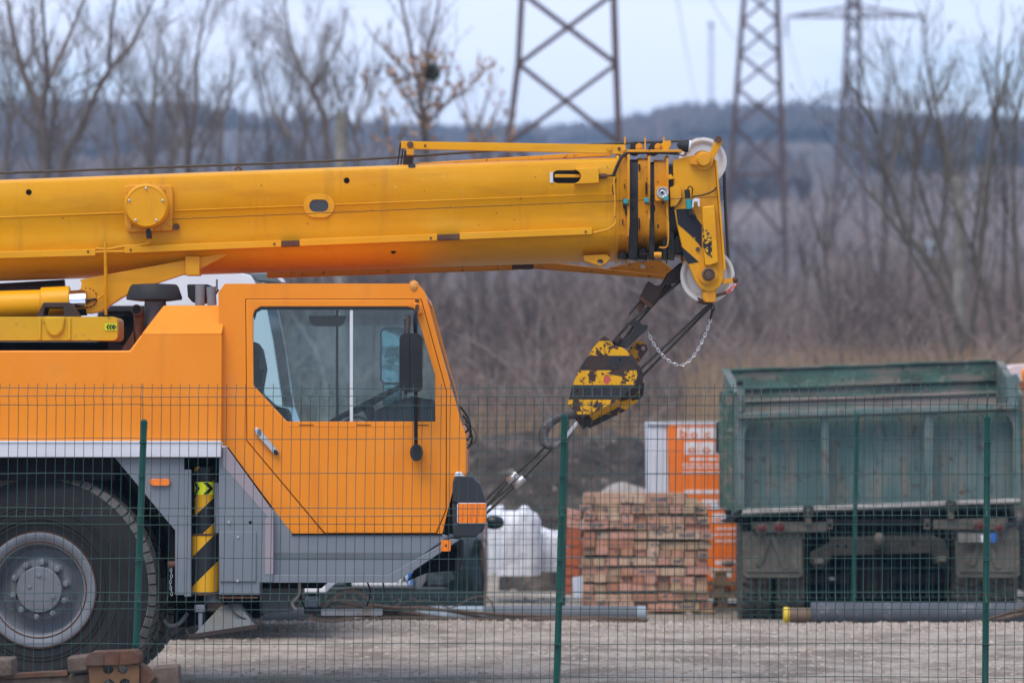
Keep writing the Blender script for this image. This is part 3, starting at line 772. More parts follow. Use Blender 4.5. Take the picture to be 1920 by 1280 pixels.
pylon('faint pylon with short crossarm left of the far crossarm pylon', D4, [(420,1572,1604),(320,1577,1600),(250,1581,1597),(190,1583,1596),(130,1585,1595)], .3, .16, steel_grey, arms=((186,1524,1648,2.0),))
def mast(label, px, y0, y1, D, wpx):
    t_ = thing('radio_mast', label, 'mast', P(px,y0,D))
    w_ = L(wpx,D)/2; m = M(); zb = PZ(y0,D)-6; zt = PZ(y1,D); x = PX(px,D)
    for a in (0,2.09,4.19): m.bar((x+w_*math.cos(a),D+w_*math.sin(a),zb),(x+w_*.6*math.cos(a),D+w_*.6*math.sin(a),zt),w_*.35,w_*.35)
    m.ob('lattice_body', steel_grey, t_)
    n = 14
    for i in range(n):
        m = M()
        z = zb+(zt-zb)*(i+.5)/n
        for a in (0,2.09,4.19): m.bar((x+w_*.8*math.cos(a),D+w_*.8*math.sin(a),z),(x+w_*.8*math.cos(a+2.09),D+w_*.8*math.sin(a+2.09),z+(zt-zb)/n*.5),w_*.2,w_*.2)
        m.ob('lattice_brace', steel_grey, t_)
    M().box(x-w_*.9,x+w_*.9,D-w_*.9,D+w_*.9,zt-w_*.2,zt+w_*1.6).ob('antenna_head', steel_grey, t_)
mast('thin pale radio mast on the horizon left of the second pylon', 1333, 300, 50, 900, 10)
mast('slender dark mast with small head above the right trees', 1671, 300, 80, 420, 9)
def cable(label, a, b, sag, r_):
    pts = [Vector(a).lerp(Vector(b), i/24)-Vector((0,0,sag*4*(i/24)*(1-i/24))) for i in range(25)]
    tag(M().tube(pts, r_, 5).ob('power_line', steel_grey), label, 'power line', 'power lines in the sky')
cable('faint power line running from above the near pylon to the crossarm tip', P(1262,-160,D1+1.5), P(1478,30,D3+1.5), 3, .013)
cable('faint power line sloping down over the radio mast', P(1250,-120,D1), P(1330,260,700), 2, .013)
cable('faint power line hanging from the left end of the far crossarm', P(1478,70,D3+1.5), P(1524,190,D4), 1, .022)
cable('faint power line passing right of the far crossarm pylon', P(1738,75,D3+1.5), P(1648,190,D4), 1, .022)
# ================================================================== mobile crane
DC = 30.0            # near side of the carrier
DB = 30.95           # near side of the boom
DF = 32.7            # far side of the carrier
crane = thing('mobile_crane', 'orange and yellow mobile crane with its boom lowered over the cab', 'crane', (PX(0,DC), 31.3, 0))
def cp(m, name, mt, bev=.006, parent=None, **k): return m.ob(name, mt, parent or crane, bev, **k)
def disc(px, py, D, rpx, y, th, n=24):                # short cylinder facing the viewer; y = its front
    return M().lathe([(L(rpx,D),0),(L(rpx,D),th)], (PX(px,D),y,PZ(py,D)), (0,1,0), n)

# ---- carrier body
body = cp(M().pp([(-90,657),(243,657),(265,627),(416,627),(416,828),(-90,828)], DC, DC, DF), 'carrier_body', orange, .01)
x = [PX(v,DC) for v in (265,416,302,424)]; z0 = PZ(627,DC)+.001; z1 = PZ(571,DC)
hd = M().add([(x[0],DC,z0),(x[1],DC,z0),(x[1],DF,z0),(x[0],DF,z0),(x[2],DC+.22,z1),(x[3],DC+.22,z1),(x[3],DF-.22,z1),(x[2],DF-.22,z1)],
             [(0,3,2,1),(4,5,6,7),(0,1,5,4),(1,2,6,5),(2,3,7,6),(3,0,4,7)])
cp(hd, 'engine_hood', orange, .008)
cp(M().r(-90,828.5,415,857,DC,DC-.035,DC+.10), 'side_trim_strip', alu, .006)
cp(M().r(-90,826,415,830,DC,DC-.042,DC+.02), 'trim_lip', alu, .002)
# dark chassis below
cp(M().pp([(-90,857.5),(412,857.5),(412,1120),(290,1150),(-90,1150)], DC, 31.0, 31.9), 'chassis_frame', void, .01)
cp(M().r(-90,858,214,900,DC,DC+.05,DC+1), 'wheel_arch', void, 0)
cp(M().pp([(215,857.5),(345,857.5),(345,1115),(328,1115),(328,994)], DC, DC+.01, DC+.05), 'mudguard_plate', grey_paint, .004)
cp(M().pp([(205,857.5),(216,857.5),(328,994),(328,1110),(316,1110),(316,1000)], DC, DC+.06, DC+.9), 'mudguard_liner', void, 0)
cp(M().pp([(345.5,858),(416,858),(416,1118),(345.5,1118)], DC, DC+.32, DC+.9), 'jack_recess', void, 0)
cp(M().pp(rrect(281,897,319,910,6), DC, DC-.012, DC+.012), 'side_marker_lamp', amber, .004)
cp(M().r(345,880,358,1118,DC,DC+.012,DC+.09), 'jack_guide', grey_paint, .004)
cp(M().r(400,905,409,1000,DC,DC+.10,DC+.16), 'jack_guide', grey_paint, .004)
# front panel right of the jack
pn = cp(M().pp([(410,857.5),(416,857.5),(416,838),(424,838),(512,962),(512,1092),(487,1092),(487,1115),(410,1115)], DC, DC+.02, DC+.5), 'grey_side_panel', grey_paint, .006)
cp(M().pp([(412,996),(480,996),(480,1090),(412,1090)], DC, DC+.008, DC+.03), 'locker_door', grey_paint, .004)
for bx, by in ((446,1006),(445,1088),(429,978)): cp(disc(bx,by,DC,2.6,DC+.002,.02,10), 'bolt', steel, 0)
cp(disc(469,979,DC,3,DC+.017,.01,12), 'drain_hole', void, 0)
cp(M().pp([(418,842),(425,838.5),(512,958),(511,985),(505,972),(418,873)], DC, DC+.017, DC+.03), 'mauve_paint_band', mauve, 0)
cp(M().pp([(497,972),(512,960),(512,1076),(497,1076)], DC, DC+.0165, DC+.03), 'mauve_paint_band', mauve, 0)
cp(M().r(410,1118,482,1122,DC,DC+.03,DC+.4), 'panel_edge', rust, .002)

# ---- hydraulic outrigger jack with warning stripes
SX = PX(380,DC)
st_up = stripes('jack_stripe_upper', (.022,.023,.026), hazard, (1.0,0,-1.05,.29,.42,.205), chips=[(40,.66,.72,(.05,.03,.02))])
st_lo = stripes('jack_stripe_lower', (.022,.023,.026), hazard, (1.0,0,-1.0,.375,.50,.155), chips=[(26,.66,.72,(.06,.035,.02)),(9,.70,.74,(.05,.035,.02))])
ax = (0,0,1); yc = DC+.16
jack = cp(M().lathe([(L(19,DC),0),(L(19,DC),PZ(877,DC)-PZ(1003,DC)),(L(17,DC),PZ(875,DC)-PZ(1003,DC))], (SX,yc,PZ(1003,DC)), ax, 28), 'jack_tube', st_up, 0)
cp(M().lathe([(L(29,DC),0),(L(29,DC),PZ(1004,DC)-PZ(1112,DC))], (SX,yc,PZ(1112,DC)), ax, 28), 'jack_housing', st_lo, .004)
cp(M().lathe([(L(30,DC),0),(L(30,DC),.012)], (SX,yc,PZ(1004,DC)), ax, 28), 'jack_collar', rust, 0)
cp(M().lathe([(L(30,DC),0),(L(30,DC),.02)], (SX,yc,PZ(1116,DC)), ax, 28), 'jack_flange', rust, 0)
cp(disc(389,881,DC,4,yc-L(19,DC)-.004,.02,12), 'jack_port', black, 0)
# fluorescent arrow sticker wrapped round the tube
def wrap(px0, px1, py0, py1, rad, pts=None):
    m = M(); r_ = L(rad,DC)+.002
    def q(px, py):
        a = math.asin(max(-1,min(1,(px-380)/rad))); return (SX+r_*math.sin(a), yc-r_*math.cos(a), PZ(py,DC))
    if pts:
        (a,b,c_,d), k = pts, 6; G = [q((a[0]+(b[0]-a[0])*i/k)*(1-j/k)+(d[0]+(c_[0]-d[0])*i/k)*j/k, a[1]+(d[1]-a[1])*j/k) for j in range(k+1) for i in range(k+1)]
        m.add(G, [(j*(k+1)+i,j*(k+1)+i+1,(j+1)*(k+1)+i+1,(j+1)*(k+1)+i) for j in range(k) for i in range(k)])
    else:
        k = 10; v = [q(px0+(px1-px0)*i/k, y) for y in (py0,py1) for i in range(k+1)]
        m.add(v, [(i,i+1,k+2+i,k+1+i) for i in range(k)])
    return m
stk = cp(wrap(362.5,397.5,903.5,927.5,18.9), 'arrow_sticker', mat('fluorescent_yellow', (.80,.86,.02), .4), 0)
for q in ([(379,904.5),(388,904.5),(397,915.5),(390,915.5)], [(390,915.5),(397,915.5),(388,926.5),(379,926.5)], [(363,904.5),(366,904.5),(373,915.5),(366.5,915.5)], [(366.5,915.5),(373,915.5),(366,926.5),(363,926.5)]):
    m = wrap(0,0,0,0,19.1,q); m.v = [(a,b-.002,c_) for a,b,c_ in m.v]
    m.ob('printed_chevron', black_glossy, stk, 0, smooth=0)
# float plate under the jack, tilted
ft = M(); c0 = P(420,1182,DC,.18); tl = R(-8.6)
def rot(v): v = Vector(v); return Vector((v.x*math.cos(tl)-v.z*math.sin(tl)*-1*-1, v.y, v.x*math.sin(tl)*-1+v.z*math.cos(tl)))
fp = cp(M().add([c0+rot(v) for v in [(-.20,-.17,0),(.20,-.17,0),(.20,.17,0),(-.20,.17,0),(-.05,-.06,.165),(.06,-.06,.165),(.06,.06,.165),(-.05,.06,.165)]], [(0,1,5,4),(1,2,6,5),(2,3,7,6),(3,0,4,7),(0,3,2,1),(4,5,6,7)]), 'jack_float', mat('muddy_grey_plate', (.13,.14,.145), .7, layers=[(5,.45,.7,(.13,.115,.09),.9),(18,.6,.7,(.25,.22,.19),.7)]), .006)
ed = M()
for v in ((-.225,-.19),(.205,-.19)): pass
ed.bar(c0+rot((-.225,-.175,-.004)), c0+rot((.215,-.175,-.004)), .03, .02)
ed.bar(c0+rot((-.222,-.175,.0)), c0+rot((-.25,-.175,.05)), .012, .02).bar(c0+rot((.215,-.175,0)), c0+rot((.235,-.175,.05)), .012, .02)
ed.ob('float_rim', rust_dark, crane, .003)
cp(M().r(363,1134,383,1148,DC,DC+.08,DC+.3), 'float_bracket', grey_paint, .006)
cp(M().r(370,1148,378,1180,DC,DC+.09,DC+.22), 'float_bracket', grey_paint, .004)
cp(M().r(386,1130,418,1148,DC,DC+.12,DC+.3), 'float_socket', rust_dark, .006)
cp(M().lathe([(L(17,DC),0),(L(17,DC),.10)], P(397,1136,DC,.18), ax, 20), 'jack_rod', grey_dark, 0)
cp(M().r(410,1103,432,1110,DC,DC+.06,DC+.2), 'jack_latch', black, .003)
cp(M().tube(spline([P(425,1110,DC,.1),P(427,1128,DC,.1),P(440,1150,DC,.05),P(470,1165,DC,.05)]), .005, 6), 'jack_hose', rust_dark, 0)
# retaining chain and shackle by the mudguard
cp(M().lathe([(L(6.5,DC),0),(L(6.5,DC),L(14,DC))], P(314,1058,DC,.03), (1,0,0), 14), 'chain_pin', rust, 0)
for i in range(9):
    y = 1068+i*5.6; c_ = P(320+math.sin(i)*1.2, y, DC, .02); k = i%2
    pts = [c_+Vector((math.cos(a)*.0065*(1-k), math.cos(a)*.0065*k, math.sin(a)*.0125)) for a in np.linspace(0,6.283,9)]
    cp(M().tube(pts, .0022, 5, False), 'pin_chain_link', steel, 0)

# ---- wheel (turned a little towards the right)
def wheel(px, py, y, turn, nuts=True):
    w_ = []
    c_ = Vector((PX(px,DC), y, PZ(py,DC)))
    rt = L(223,DC)
    Rz = Matrix.Rotation(turn, 4, 'Z'); T = Matrix.Translation(c_)@Rz
    tx = lambda m: setattr(m, 'v', [tuple(T@Vector(v)) for v in m.v]) or m
    axd = (0,1,0)
    ri = L(107,DC); W = .40
    prof = [(ri,.03),(ri+.012,.005),(ri+.05,.0),(ri+.12,-.012),(ri+.19,-.018),(ri+.25,-.008),(rt-.055,.015),(rt-.03,.03),(rt-.012,.05),(rt-.004,.10),(rt-.002,W/2),(rt-.004,W-.10),(rt-.012,W-.05),(rt-.05,W-.01),(ri+.1,W+.01),(ri,W-.03)]
    wl = cp(tx(M().lathe(prof, (0,0,0), axd, 72, True)), 'wheel', rubber, 0, smooth=50)
    wl['label'] = 'large front wheel with grey rim' if nuts else 'far side front wheel'
    tr = M()
    for i in range(66):                                   # shoulder lugs, dusty
        a = 2*math.pi*i/66
        for s_, (h0,h1) in enumerate(((.012,.17),(.23,.39))):
            sk = .05*(1 if s_ == 0 else -1)
            pts = []
            for rr_, hh, aa in ((rt-.045,h0+.004,a),(rt-.006,h0+.035,a),(rt+.006,h1,a+sk)):
                pts.append((rr_,hh,aa))
            q = []
            for rr_, hh, aa in pts:
                for da in (-.040,.040):
                    q.append((rr_*math.cos(aa+da), hh, rr_*math.sin(aa+da)))
            base = [(v[0]*.965,v[1]+.01,v[2]*.965) for v in q]
            tr.add(q+base, [(0,1,3,2),(2,3,5,4),(6,8,9,7),(8,10,11,9),(0,2,8,6),(2,4,10,8),(1,7,9,3),(3,9,11,5),(0,6,7,1),(4,5,11,10)])
    tx(tr).ob('tread_blocks', tread_dust, wl, 0, fix=True, smooth=0)['kind'] = 'stuff'
    for k, rr_ in enumerate((.06,.085,.15,.17,.19,.21)):
        h = -.0135-.004*(k>1)+(.004 if k>3 else 0)
        tx(M().lathe([(ri+rr_,h),(ri+rr_+.004,h-.003),(ri+rr_+.009,h)], (0,0,0), axd, 72, True)).ob('sidewall_rib', rubber, wl, 0)
    rp_ = [(ri+.004,.0),(ri+.004,-.012),(ri-.006,-.016),(ri-.03,-.012),(ri-.042,-.004),(ri-.062,.006),(ri-.072,.012),(ri-.078,.05),(ri-.086,.10),(ri-.10,.125),(ri-.125,.12),(ri-.15,.095),(ri-.168,.07),(ri-.175,.064),(.150,.060),(.1,.060)]
    rim = tx(M().lathe(rp_, (0,0,0), axd, 64, cap=False)).ob('rim', rim_paint, wl, 0, smooth=50)
    tx(M().lathe([(ri-.052,.0),(ri-.056,-.004),(ri-.061,.002)], (0,0,0), axd, 64, True)).ob('lock_ring', rust, wl, 0)
    tx(M().lathe([(ri+.003,-.004),(ri+.011,-.010),(ri+.013,0)], (0,0,0), axd, 64, True)).ob('rim_edge', rust, wl, 0)
    tx(M().lathe([(L(43.5,DC),.062),(L(43.5,DC),.012),(L(42,DC),.006),(.02,.004)], (0,0,0), axd, 40)).ob('hub', rim_paint, wl, .003)
    for i in range(10):
        a = R(12)+2*math.pi*i/10; rr_ = L(51.5,DC)
        cx, cz = rr_*math.cos(a), rr_*math.sin(a)
        tx(M().lathe([(.028,.062),(.028,.046),(.021,.044),(.020,.012),(.012,.004)], (cx,0,cz), axd, 8)).ob('lug_nut', rim_paint, wl, 0)
    for cx, cz, r_ in ((.0,.09,.016),(-.06,.018,.013),(.09,-.045,.018)):
        tx(M().lathe([(r_,.02),(r_,.0),(r_*.6,-.003)], (cx,0,cz), axd, 12)).ob('hub_plug', rim_paint, wl, 0)
    return wl
wheel(70, 1106, DC+.10, R(-5.5))
wheel(70, 1106, DF-.55, R(-5.5), False)
cp(M().lathe([(.12,0),(.12,2.0)], P(70,1106,DC,.4), (0,1,0), 16), 'axle', void, 0)
cp(M().pp([(296,1085),(306,1085),(308,1128),(300,1150),(292,1150)], DC, DC+.25, DC+.6), 'mud_flap', rubber, 0)
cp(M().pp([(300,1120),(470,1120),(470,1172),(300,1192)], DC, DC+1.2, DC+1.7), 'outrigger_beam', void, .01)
cp(M().tube(spline([P(300,1165,DC,.3),P(312,1176,DC,.3),P(330,1172,DC,.3),P(346,1152,DC,.3)]), .014, 8), 'brake_hose', grey_dark, 0)

# ---- cab
CN, CF = DC+.08, DF-.14
outer = [(408,548),(420,531),(783,531),(796,546),(821,636),(846,725),(866,795),(873,815),(873,892),(853,903),(838,962),(829,1000),(546,1000),(425,836),(416,836),(408,700)]
door_o = [(460,561),(789,561),(836,733),(836,955),(818,999),(607,999),(462,826)]
def grow_poly(pl, d):
    cx = sum(p[0] for p in pl)/len(pl); cy = sum(p[1] for p in pl)/len(pl)
    out = []
    n = len(pl)
    for i in range(n):
        a = Vector(pl[i-1]); b = Vector(pl[i]); c_ = Vector(pl[(i+1)%n])
        n1 = Vector(((b-a).y, -(b-a).x)).normalized(); n2 = Vector(((c_-b).y, -(c_-b).x)).normalized()
        bi = (n1+n2).normalized(); k = d/max(.3, bi.dot(n1))
        s_ = 1 if bi.dot(b-Vector((cx,cy))) > 0 else -1
        out.append(tuple(b+bi*k*s_))
    return out
win_o = [(473,592),(477,581),(488,574),(762,574),(774,577),(781,588),(815,702),(816,790),(537,790),(474,722)]
cp(M().pp(outer, DC, CN, CN+.05, holes=[grow_poly(door_o,1.3)]), 'cab_side_panel', orange, .006)
far_win = [(433,578),(442,562),(786,562),(832,712),(832,804),(528,804),(434,726)]
cp(M().pp(outer, DC, CF-.05, CF, holes=[far_win]), 'cab_side_panel', orange, .006)
door = cp(M().pp(door_o, DC, CN-.004, CN+.035, holes=[win_o]), 'cab_door', orange, .005)
M().pp(grow_poly(door_o,3), DC, CN+.035, CN+.045, holes=[win_o]).ob('door_seal', black, door, 0)
M().pp(grow_poly(win_o,.6), DC, CN+.010, CN+.016).ob('window_pane', win_glass, door, 0)
M().r(655,574,661,790,DC,CN+.002,CN+.022).ob('window_bar', alu, door, .002)
M().pp([(474,592),(478,581),(489,574.5),(762,574.5),(775,577),(782,588),(781,589),(773,580),(762,580),(489,580),(480,585),(476,600)], DC, CN-.002, CN+.018).ob('window_seal', black, door, 0)
M().pp([(538,797),(814,797),(814,799.5),(538,799.5)], DC, CN-.006, CN).ob('window_ledge', orange, door, .001)
for a in (560,668,776): M().r(a,796.2,a+27,797.6,DC,CN-.0075,CN-.003).ob('drain_slot', void, door, 0)
hb = M().pp([(476,804),(480,801),(486,803),(522,846),(521,852),(514,852),(478,812)], DC, CN-.035, CN-.006).ob('door_handle', steel, door, .004)
M().pp([(512,843),(518,843),(522,849),(519,853),(513,851)], DC, CN-.038, CN-.030).ob('handle_grip', black, door, .002)
M().pp(oval(485.5,811,4,7), DC, CN-.037, CN-.02).ob('door_lock', grey_dark, door, 0)
M().r(778,560,785,566,DC,CN-.02,CN).ob('door_hinge', rust, door, .002)
cp(M().pp([(410,549),(420,532),(783,532),(795,546),(797,556),(410,556)], DC, CN+.051, CF-.051), 'cab_roof', orange, .004)
cp(M().pp([(409,556.5),(420,556.5),(424,836),(416,836)], DC, CN+.051, CF-.051), 'cab_rear_wall', orange, 0)
cp(M().pp([(425,838),(546,999),(829,999),(829,985),(552,985),(436,838)], DC, CN+.051, CF-.051), 'cab_floor', black, 0)
cp(M().pp([(866,797),(872,815),(872,892),(853,903),(846,903),(858,890),(858,815),(852,797)], DC, CN+.051, CF-.051), 'cab_front_panel', orange, .004)
cp(M().pp([(790,556),(795,556),(866,796),(861,796)], DC, CN+.06, CF-.06), 'windscreen', win_glass, 0)
cp(M().pp(far_win, DC, CF-.03, CF-.024), 'far_window_pane', win_glass, 0)
cp(M().r(602,563,607,803,DC,CF-.04,CF-.02), 'far_window_bar', grey_dark, 0)
cp(M().pp([(548,576),(625,576),(622,590),(612,597),(560,597),(551,590)], DC, CF-.2,CF-.17,), 'sun_visor', mat('pale_visor', (.28,.32,.32), .6), .01)
# inside the cab
cp(M().pp([(688,792),(700,770),(735,752),(770,742),(812,748),(828,792),(828,985),(700,985)], DC, DC+.35, CF-.2), 'dashboard', black, .03)
cp(M().pp([(445,735),(458,640),(468,636),(479,652),(486,688),(478,735),(505,760),(530,766),(535,792),(535,840),(460,850),(445,800)], DC, DC+.55, DC+1.05), 'driver_seat', black, .03)
cp(M().r(478,665,487,690,DC,DC+.53,DC+.55), 'seat_belt_clip', grey_dark, 0)
sw = M(); c_ = P(678,757,DC,.85); u = (P(742,716,DC)-P(612,782,DC)).normalized(); v = Vector((0,1,0))
ring = [c_+(u*math.cos(a)+v*math.sin(a))*.255 for a in np.linspace(0,6.283,37)]
sw.tube(ring, .016, 8, False)
wn = cp(sw, 'steering_wheel', black, 0)
sp = M()
for a in (R(90),R(210),R(330)): sp.bar(c_+Vector((u.z*.02,0,-u.x*.02)), c_+(u*math.cos(a)+v*math.sin(a))*.25, .03, .012)
sp.tube([c_, c_+Vector((.16,0,-.30))], .035, 10)
sp.ob('steering_column', black, wn, 0)
cp(M().tube(spline([P(640,790,DC,.5),P(665,781,DC,.5),P(690,792,DC,.5)]), .008, 6), 'stalk', rust, 0)
# mirrors
def mirror(cx, cy, y, w_, h, name, mt, face=None):
    o = cp(M().pp(rrect(cx-w_,cy-h,cx+w_,cy+h,w_*.55,5), DC, y, y+.12), name, mt, .018)
    if face: M().pp(rrect(cx-w_*.85,cy-h*.9,cx+w_*.75,cy+h*.9,w_*.3,4), DC, y-.003, y+.004).ob('mirror_glass', mat('mirror_glass', (.26,.30,.31), .08, 1.0, layers=[(6,.45,.55,(.10,.12,.12),.9,(1,1,2))]), o, 0)
    return o
mr = mirror(771, 680, DC-.16, 21, 55, 'mirror_housing', black)
M().r(768.4,628,769.6,732,DC,DC-.164,DC-.155).ob('mirror_seam', black_glossy, mr, 0)
arm = M().tube(spline([P(783,570,DC,.06),P(781,582,DC,-.05),P(779,600,DC,-.1),P(780,660,DC,-.05),P(780,740,DC,-.07),P(780,836,DC,-.03)],6), .0125, 8)
cp(arm, 'mirror_arm', black_glossy, 0)
cp(M().tube([P(765,592,DC,.02),P(764,630,DC,-.08)], .014, 8), 'mirror_arm', rust_dark, 0)
cp(M().pp(oval(781,848,12,16,18), DC, DC-.06, DC+.05), 'kerb_mirror_pod', black, .015)
cp(M().pp([(774,566),(790,569),(792,588),(780,590)], DC, CN-.06, CN-.004), 'mirror_bracket', orange, .006)
mirror(715, 655, CF+.30, 26, 60, 'far_mirror_housing', black, True)
mirror(714, 735, CF+.32, 20, 28, 'far_kerb_mirror', black, True)
cp(M().tube([P(742,580,DC,2.75),P(742,750,DC,2.75)], .014, 8), 'far_mirror_arm', black_glossy, 0)
# roof lamp, hinges, wipers
cp(M().lathe([(.012,-.02),(.022,0),(.033,.02),(.034,.035),(.026,.06),(.008,.072)], P(775.5,546,DC,.10), (0,0,1), 18), 'roof_marker_lamp', mat('faded_amber_lens', (.55,.22,.04), .35, layers=[(60,.5,.6,(.65,.36,.12),.7)]), 0)
for s_ in range(3):
    b = 762+s_*16
    cp(M().tube(spline([P(862+s_*3,b,DC,.4+.5*s_),P(876+s_*2,b+20,DC,.4+.5*s_),P(880,b+38,DC,.4+.5*s_),P(868,b+52,DC,.5+.5*s_)]), .007, 6), 'wiper_arm', black, 0)
cp(M().tube(spline([P(870,790,DC,.3),P(884,800,DC,.3),P(893,820,DC,.3),P(884,834,DC,.3),P(874,832,DC,.3)]), .003, 5), 'loose_wire', black, 0)
# lower grey skirt
cp(M().pp([(487,1001),(500,948),(514,957),(547,1001),(829,1001),(841,1005),(741,1078),(487,1078)], DC, CN-.01, CF), 'cab_skirt', grey_paint, .005)
cp(M().r(513,1036,790,1048,DC,CN-.013,CN), 'skirt_groove', grey_dark, 0)
cp(M().pp([(487,1077),(730,1077),(845,1010),(864,1010),(741,1092),(487,1092)], DC, CN-.05, CN+.4), 'skirt_flange', grey_paint, .004)
cp(M().pp([(546,1000.3),(829,1000.3),(829,1003),(546,1003)], DC, CN-.02, CN+.01), 'skirt_seam', void, 0)
cp(M().pp([(516,962),(546,998),(546,1003),(512,966)], DC, CN-.004, CN+.02), 'skirt_seam', void, 0)
cp(M().pp(rrect(827,1012,845,1033,3), DC, CN-.075, CN-.05), 'corner_reflector', amber, .003)
cp(disc(836,1022,DC,2.5,CN-.077,.01,10), 'reflector_screw', rust, 0)
# headlamp block at the front corner
lamp = cp(M().pp([(849,904),(852,893),(888,893),(892,902),(900,905),(909,935),(912,943),(848,943)], DC, CN-.06, CN+.36), 'lamp_housing', lamp_plastic, .012)
cp(M().pp([(848,980),(911,980),(905,997),(896,1001),(893,1007),(850,1007)], DC, CN-.06, CN+.34), 'lamp_housing', lamp_plastic, .012)
cp(M().r(848,943,858,981,DC,CN-.05,CN+.35), 'lamp_housing', lamp_plastic, .005)
il = cp(M().pp(rrect(858.5,943.5,912,980,3), DC, CN-.072, CN+.3), 'indicator_lamp', amber, .006)
M().pp(rrect(857,942,912.5,981,4), DC, CN-.068, CN-.06, holes=[rrect(860,945,910,978,3)]).ob('lamp_bezel', alu, il, 0)
cp(M().pp([(851,893),(853,886),(859,883),(866,885),(871,893)], DC, CN-.05, CN-.004), 'lamp_cap', white_paint, .008)
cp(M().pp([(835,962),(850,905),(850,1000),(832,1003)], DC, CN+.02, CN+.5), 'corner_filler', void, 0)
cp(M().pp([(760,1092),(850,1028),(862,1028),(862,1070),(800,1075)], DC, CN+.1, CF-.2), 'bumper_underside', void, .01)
cp(M().r(852,1045,862,1070,DC,CN+.06,CN+.2), 'bumper_bracket', black, .004)
# gear under the cab
cp(M().pp([(480,1092),(560,1092),(556,1128),(546,1150),(480,1155)], DC, DC+.4, DC+1.1), 'gearbox', grey_dark, .02)
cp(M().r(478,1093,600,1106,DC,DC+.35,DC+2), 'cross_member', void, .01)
cp(M().tube(spline([P(559,1094,DC,.2),P(558,1115,DC,.2),P(545,1132,DC,.2),P(553,1145,DC,.2)]), .009, 8), 'air_hose', mat('pale_hose', (.35,.31,.27), .7), 0)
cp(M().r(598,1144,714,1157,DC,DC+.3,DC+.42), 'step_tray', mat('stained_pale_steel', (.40,.40,.39), .6, layers=[(12,.5,.65,(.30,.17,.08),.9)]), .004)
cp(M().r(566,1143,598,1154,DC,DC+.3,DC+.42), 'step_bracket', black, .004)
cp(M().r(566,1120,592,1142,DC,DC+.35,DC+.7), 'battery_box', mat('blue_grey_box', (.20,.24,.28), .5), .006)
for pts in ([(561,1093),(560,1122),(568,1146)], [(594,1093),(591,1130),(594,1146)], [(685,1093),(691,1110),(690,1125),(684,1140)], [(715,1093),(717,1110),(718,1117)]):
    cp(M().tube(spline([P(a,b,DC,.36) for a,b in pts]), .006, 6), 'hanging_cable', black_glossy, 0)
for r_, pts in ((.018,[(600,1142),(622,1122),(650,1112),(676,1118),(690,1132)]), (.012,[(655,1122),(672,1136),(690,1150),(705,1166)]), (.018,[(577,1155),(584,1163),(620,1167),(660,1160)])):
    cp(M().tube(spline([P(a,b,DC,.42) for a,b in pts]), r_, 8), 'hydraulic_hose', mat('faded_hose', (.30,.25,.22), .7, layers=[(8,.4,.7,(.2,.13,.1),.8)]), 0)

# ---- superstructure at the left
sl = cp(M().pp(rrect(-120,592,214,637,9,5), DC, DC+.25, DC+.75), 'turntable_weight', mustard, .02, seg=3)
M().pp([(76,592),(80,618),(88,628),(104,628),(112,618),(116,592)], DC, DC+.225, DC+.26).ob('lifting_lug', mustard, sl, .012)
for a, b in ((64,70),(120,126)): M().r(a,594,b,636,DC,DC+.238,DC+.26).ob('casting_rib', mustard, sl, .004)
sk = M().r(190,605,213.5,618,DC,DC+.244,DC+.252).ob('chevron_sticker', mat('lime_sticker', (.46,.62,.02), .4), sl, 0)
for a in (193,198,203):
    M().pp([(a,611.5),(a+3,607),(a+6,607),(a+3,611.5),(a+6,616),(a+3,616)], DC, DC+.2415, DC+.2445).ob('printed_chevron', black_glossy, sk, 0)
for a in (208,211): M().pp([(a,607),(a+1.3,611.5),(a,616),(a-1,611.5)], DC, DC+.2415, DC+.2445).ob('printed_chevron', black_glossy, sk, 0)
cp(M().pp([(-90,637.5),(185,637.5),(185,656),(-90,656)], DC, DC+.7, DC+1.7, holes=[rrect(8,641,34,650,2), rrect(140,641,162,650,2)]), 'slewing_ring', void, 0)
cp(M().pp([(52,592),(67,563),(116,563),(134,592)], DC, DC+.5, DC+.8, holes=[[(66,588),(70,573),(104,573),(106,588)]]), 'cylinder_bracket', rust_dark, .006)
cyl_a, cyl_b = P(-90,566,DC,.95), P(104,560,DC,.95)
cp(M().tube([cyl_a, P(50,562,DC,.95)], L(27,DC), 24), 'lift_cylinder', yellow, .004)
cp(M().tube([P(50,560.5,DC,.95), P(106,558,DC,.95)], [L(30,DC)]*2, 24), 'lift_cylinder_head', yellow, .006)
cp(M().tube([P(105,562,DC,.95), P(137,560,DC,.95)], L(25,DC), 28), 'cylinder_rod', chrome, 0)
cp(M().tube([P(-90,536,DC,1.5),P(80,526,DC,1.5)], L(16,DC), 12), 'hydraulic_tank', rust_dark, 0)
# boom foot bracket and boom rest
cp(M().pp([(148,524),(430,471),(426,478),(375,503),(300,528),(228,557),(205,572),(190,583),(166,588),(146,580),(138,562),(140,548),(150,540),(152,530)], DB, DB+.05, DB+.16), 'boom_bracket', yellow, .006)
cp(disc(163,558,DB,17,DB+.035,.03,20), 'pivot_pin', yellow_worn, .003)
m = M()
for i in range(14):
    a = R(20+i*24); m.ball(P(163+17.5*math.cos(a),558+17.5*math.sin(a),DB,.045), .006, 6)
m.ob('pin_grease', grease, crane, 0)['kind'] = 'stuff'
cp(M().tube([P(152,565,DB,.025),P(180,560,DB,.025)], .007, 8), 'pin_keeper', rust_dark, 0)
cp(M().tube(spline([P(182,560,DB,.02),P(195,550,DB,.02),P(200,530,DB,.0),P(199,480,DB,-.03),P(198,462,DB,-.03)]), .006, 8), 'grease_line', yellow, 0)
cp(M().tube([P(198,455,DB,-.035),P(198,590,DB,.02)], .010, 8), 'bracket_rod', yellow, 0)
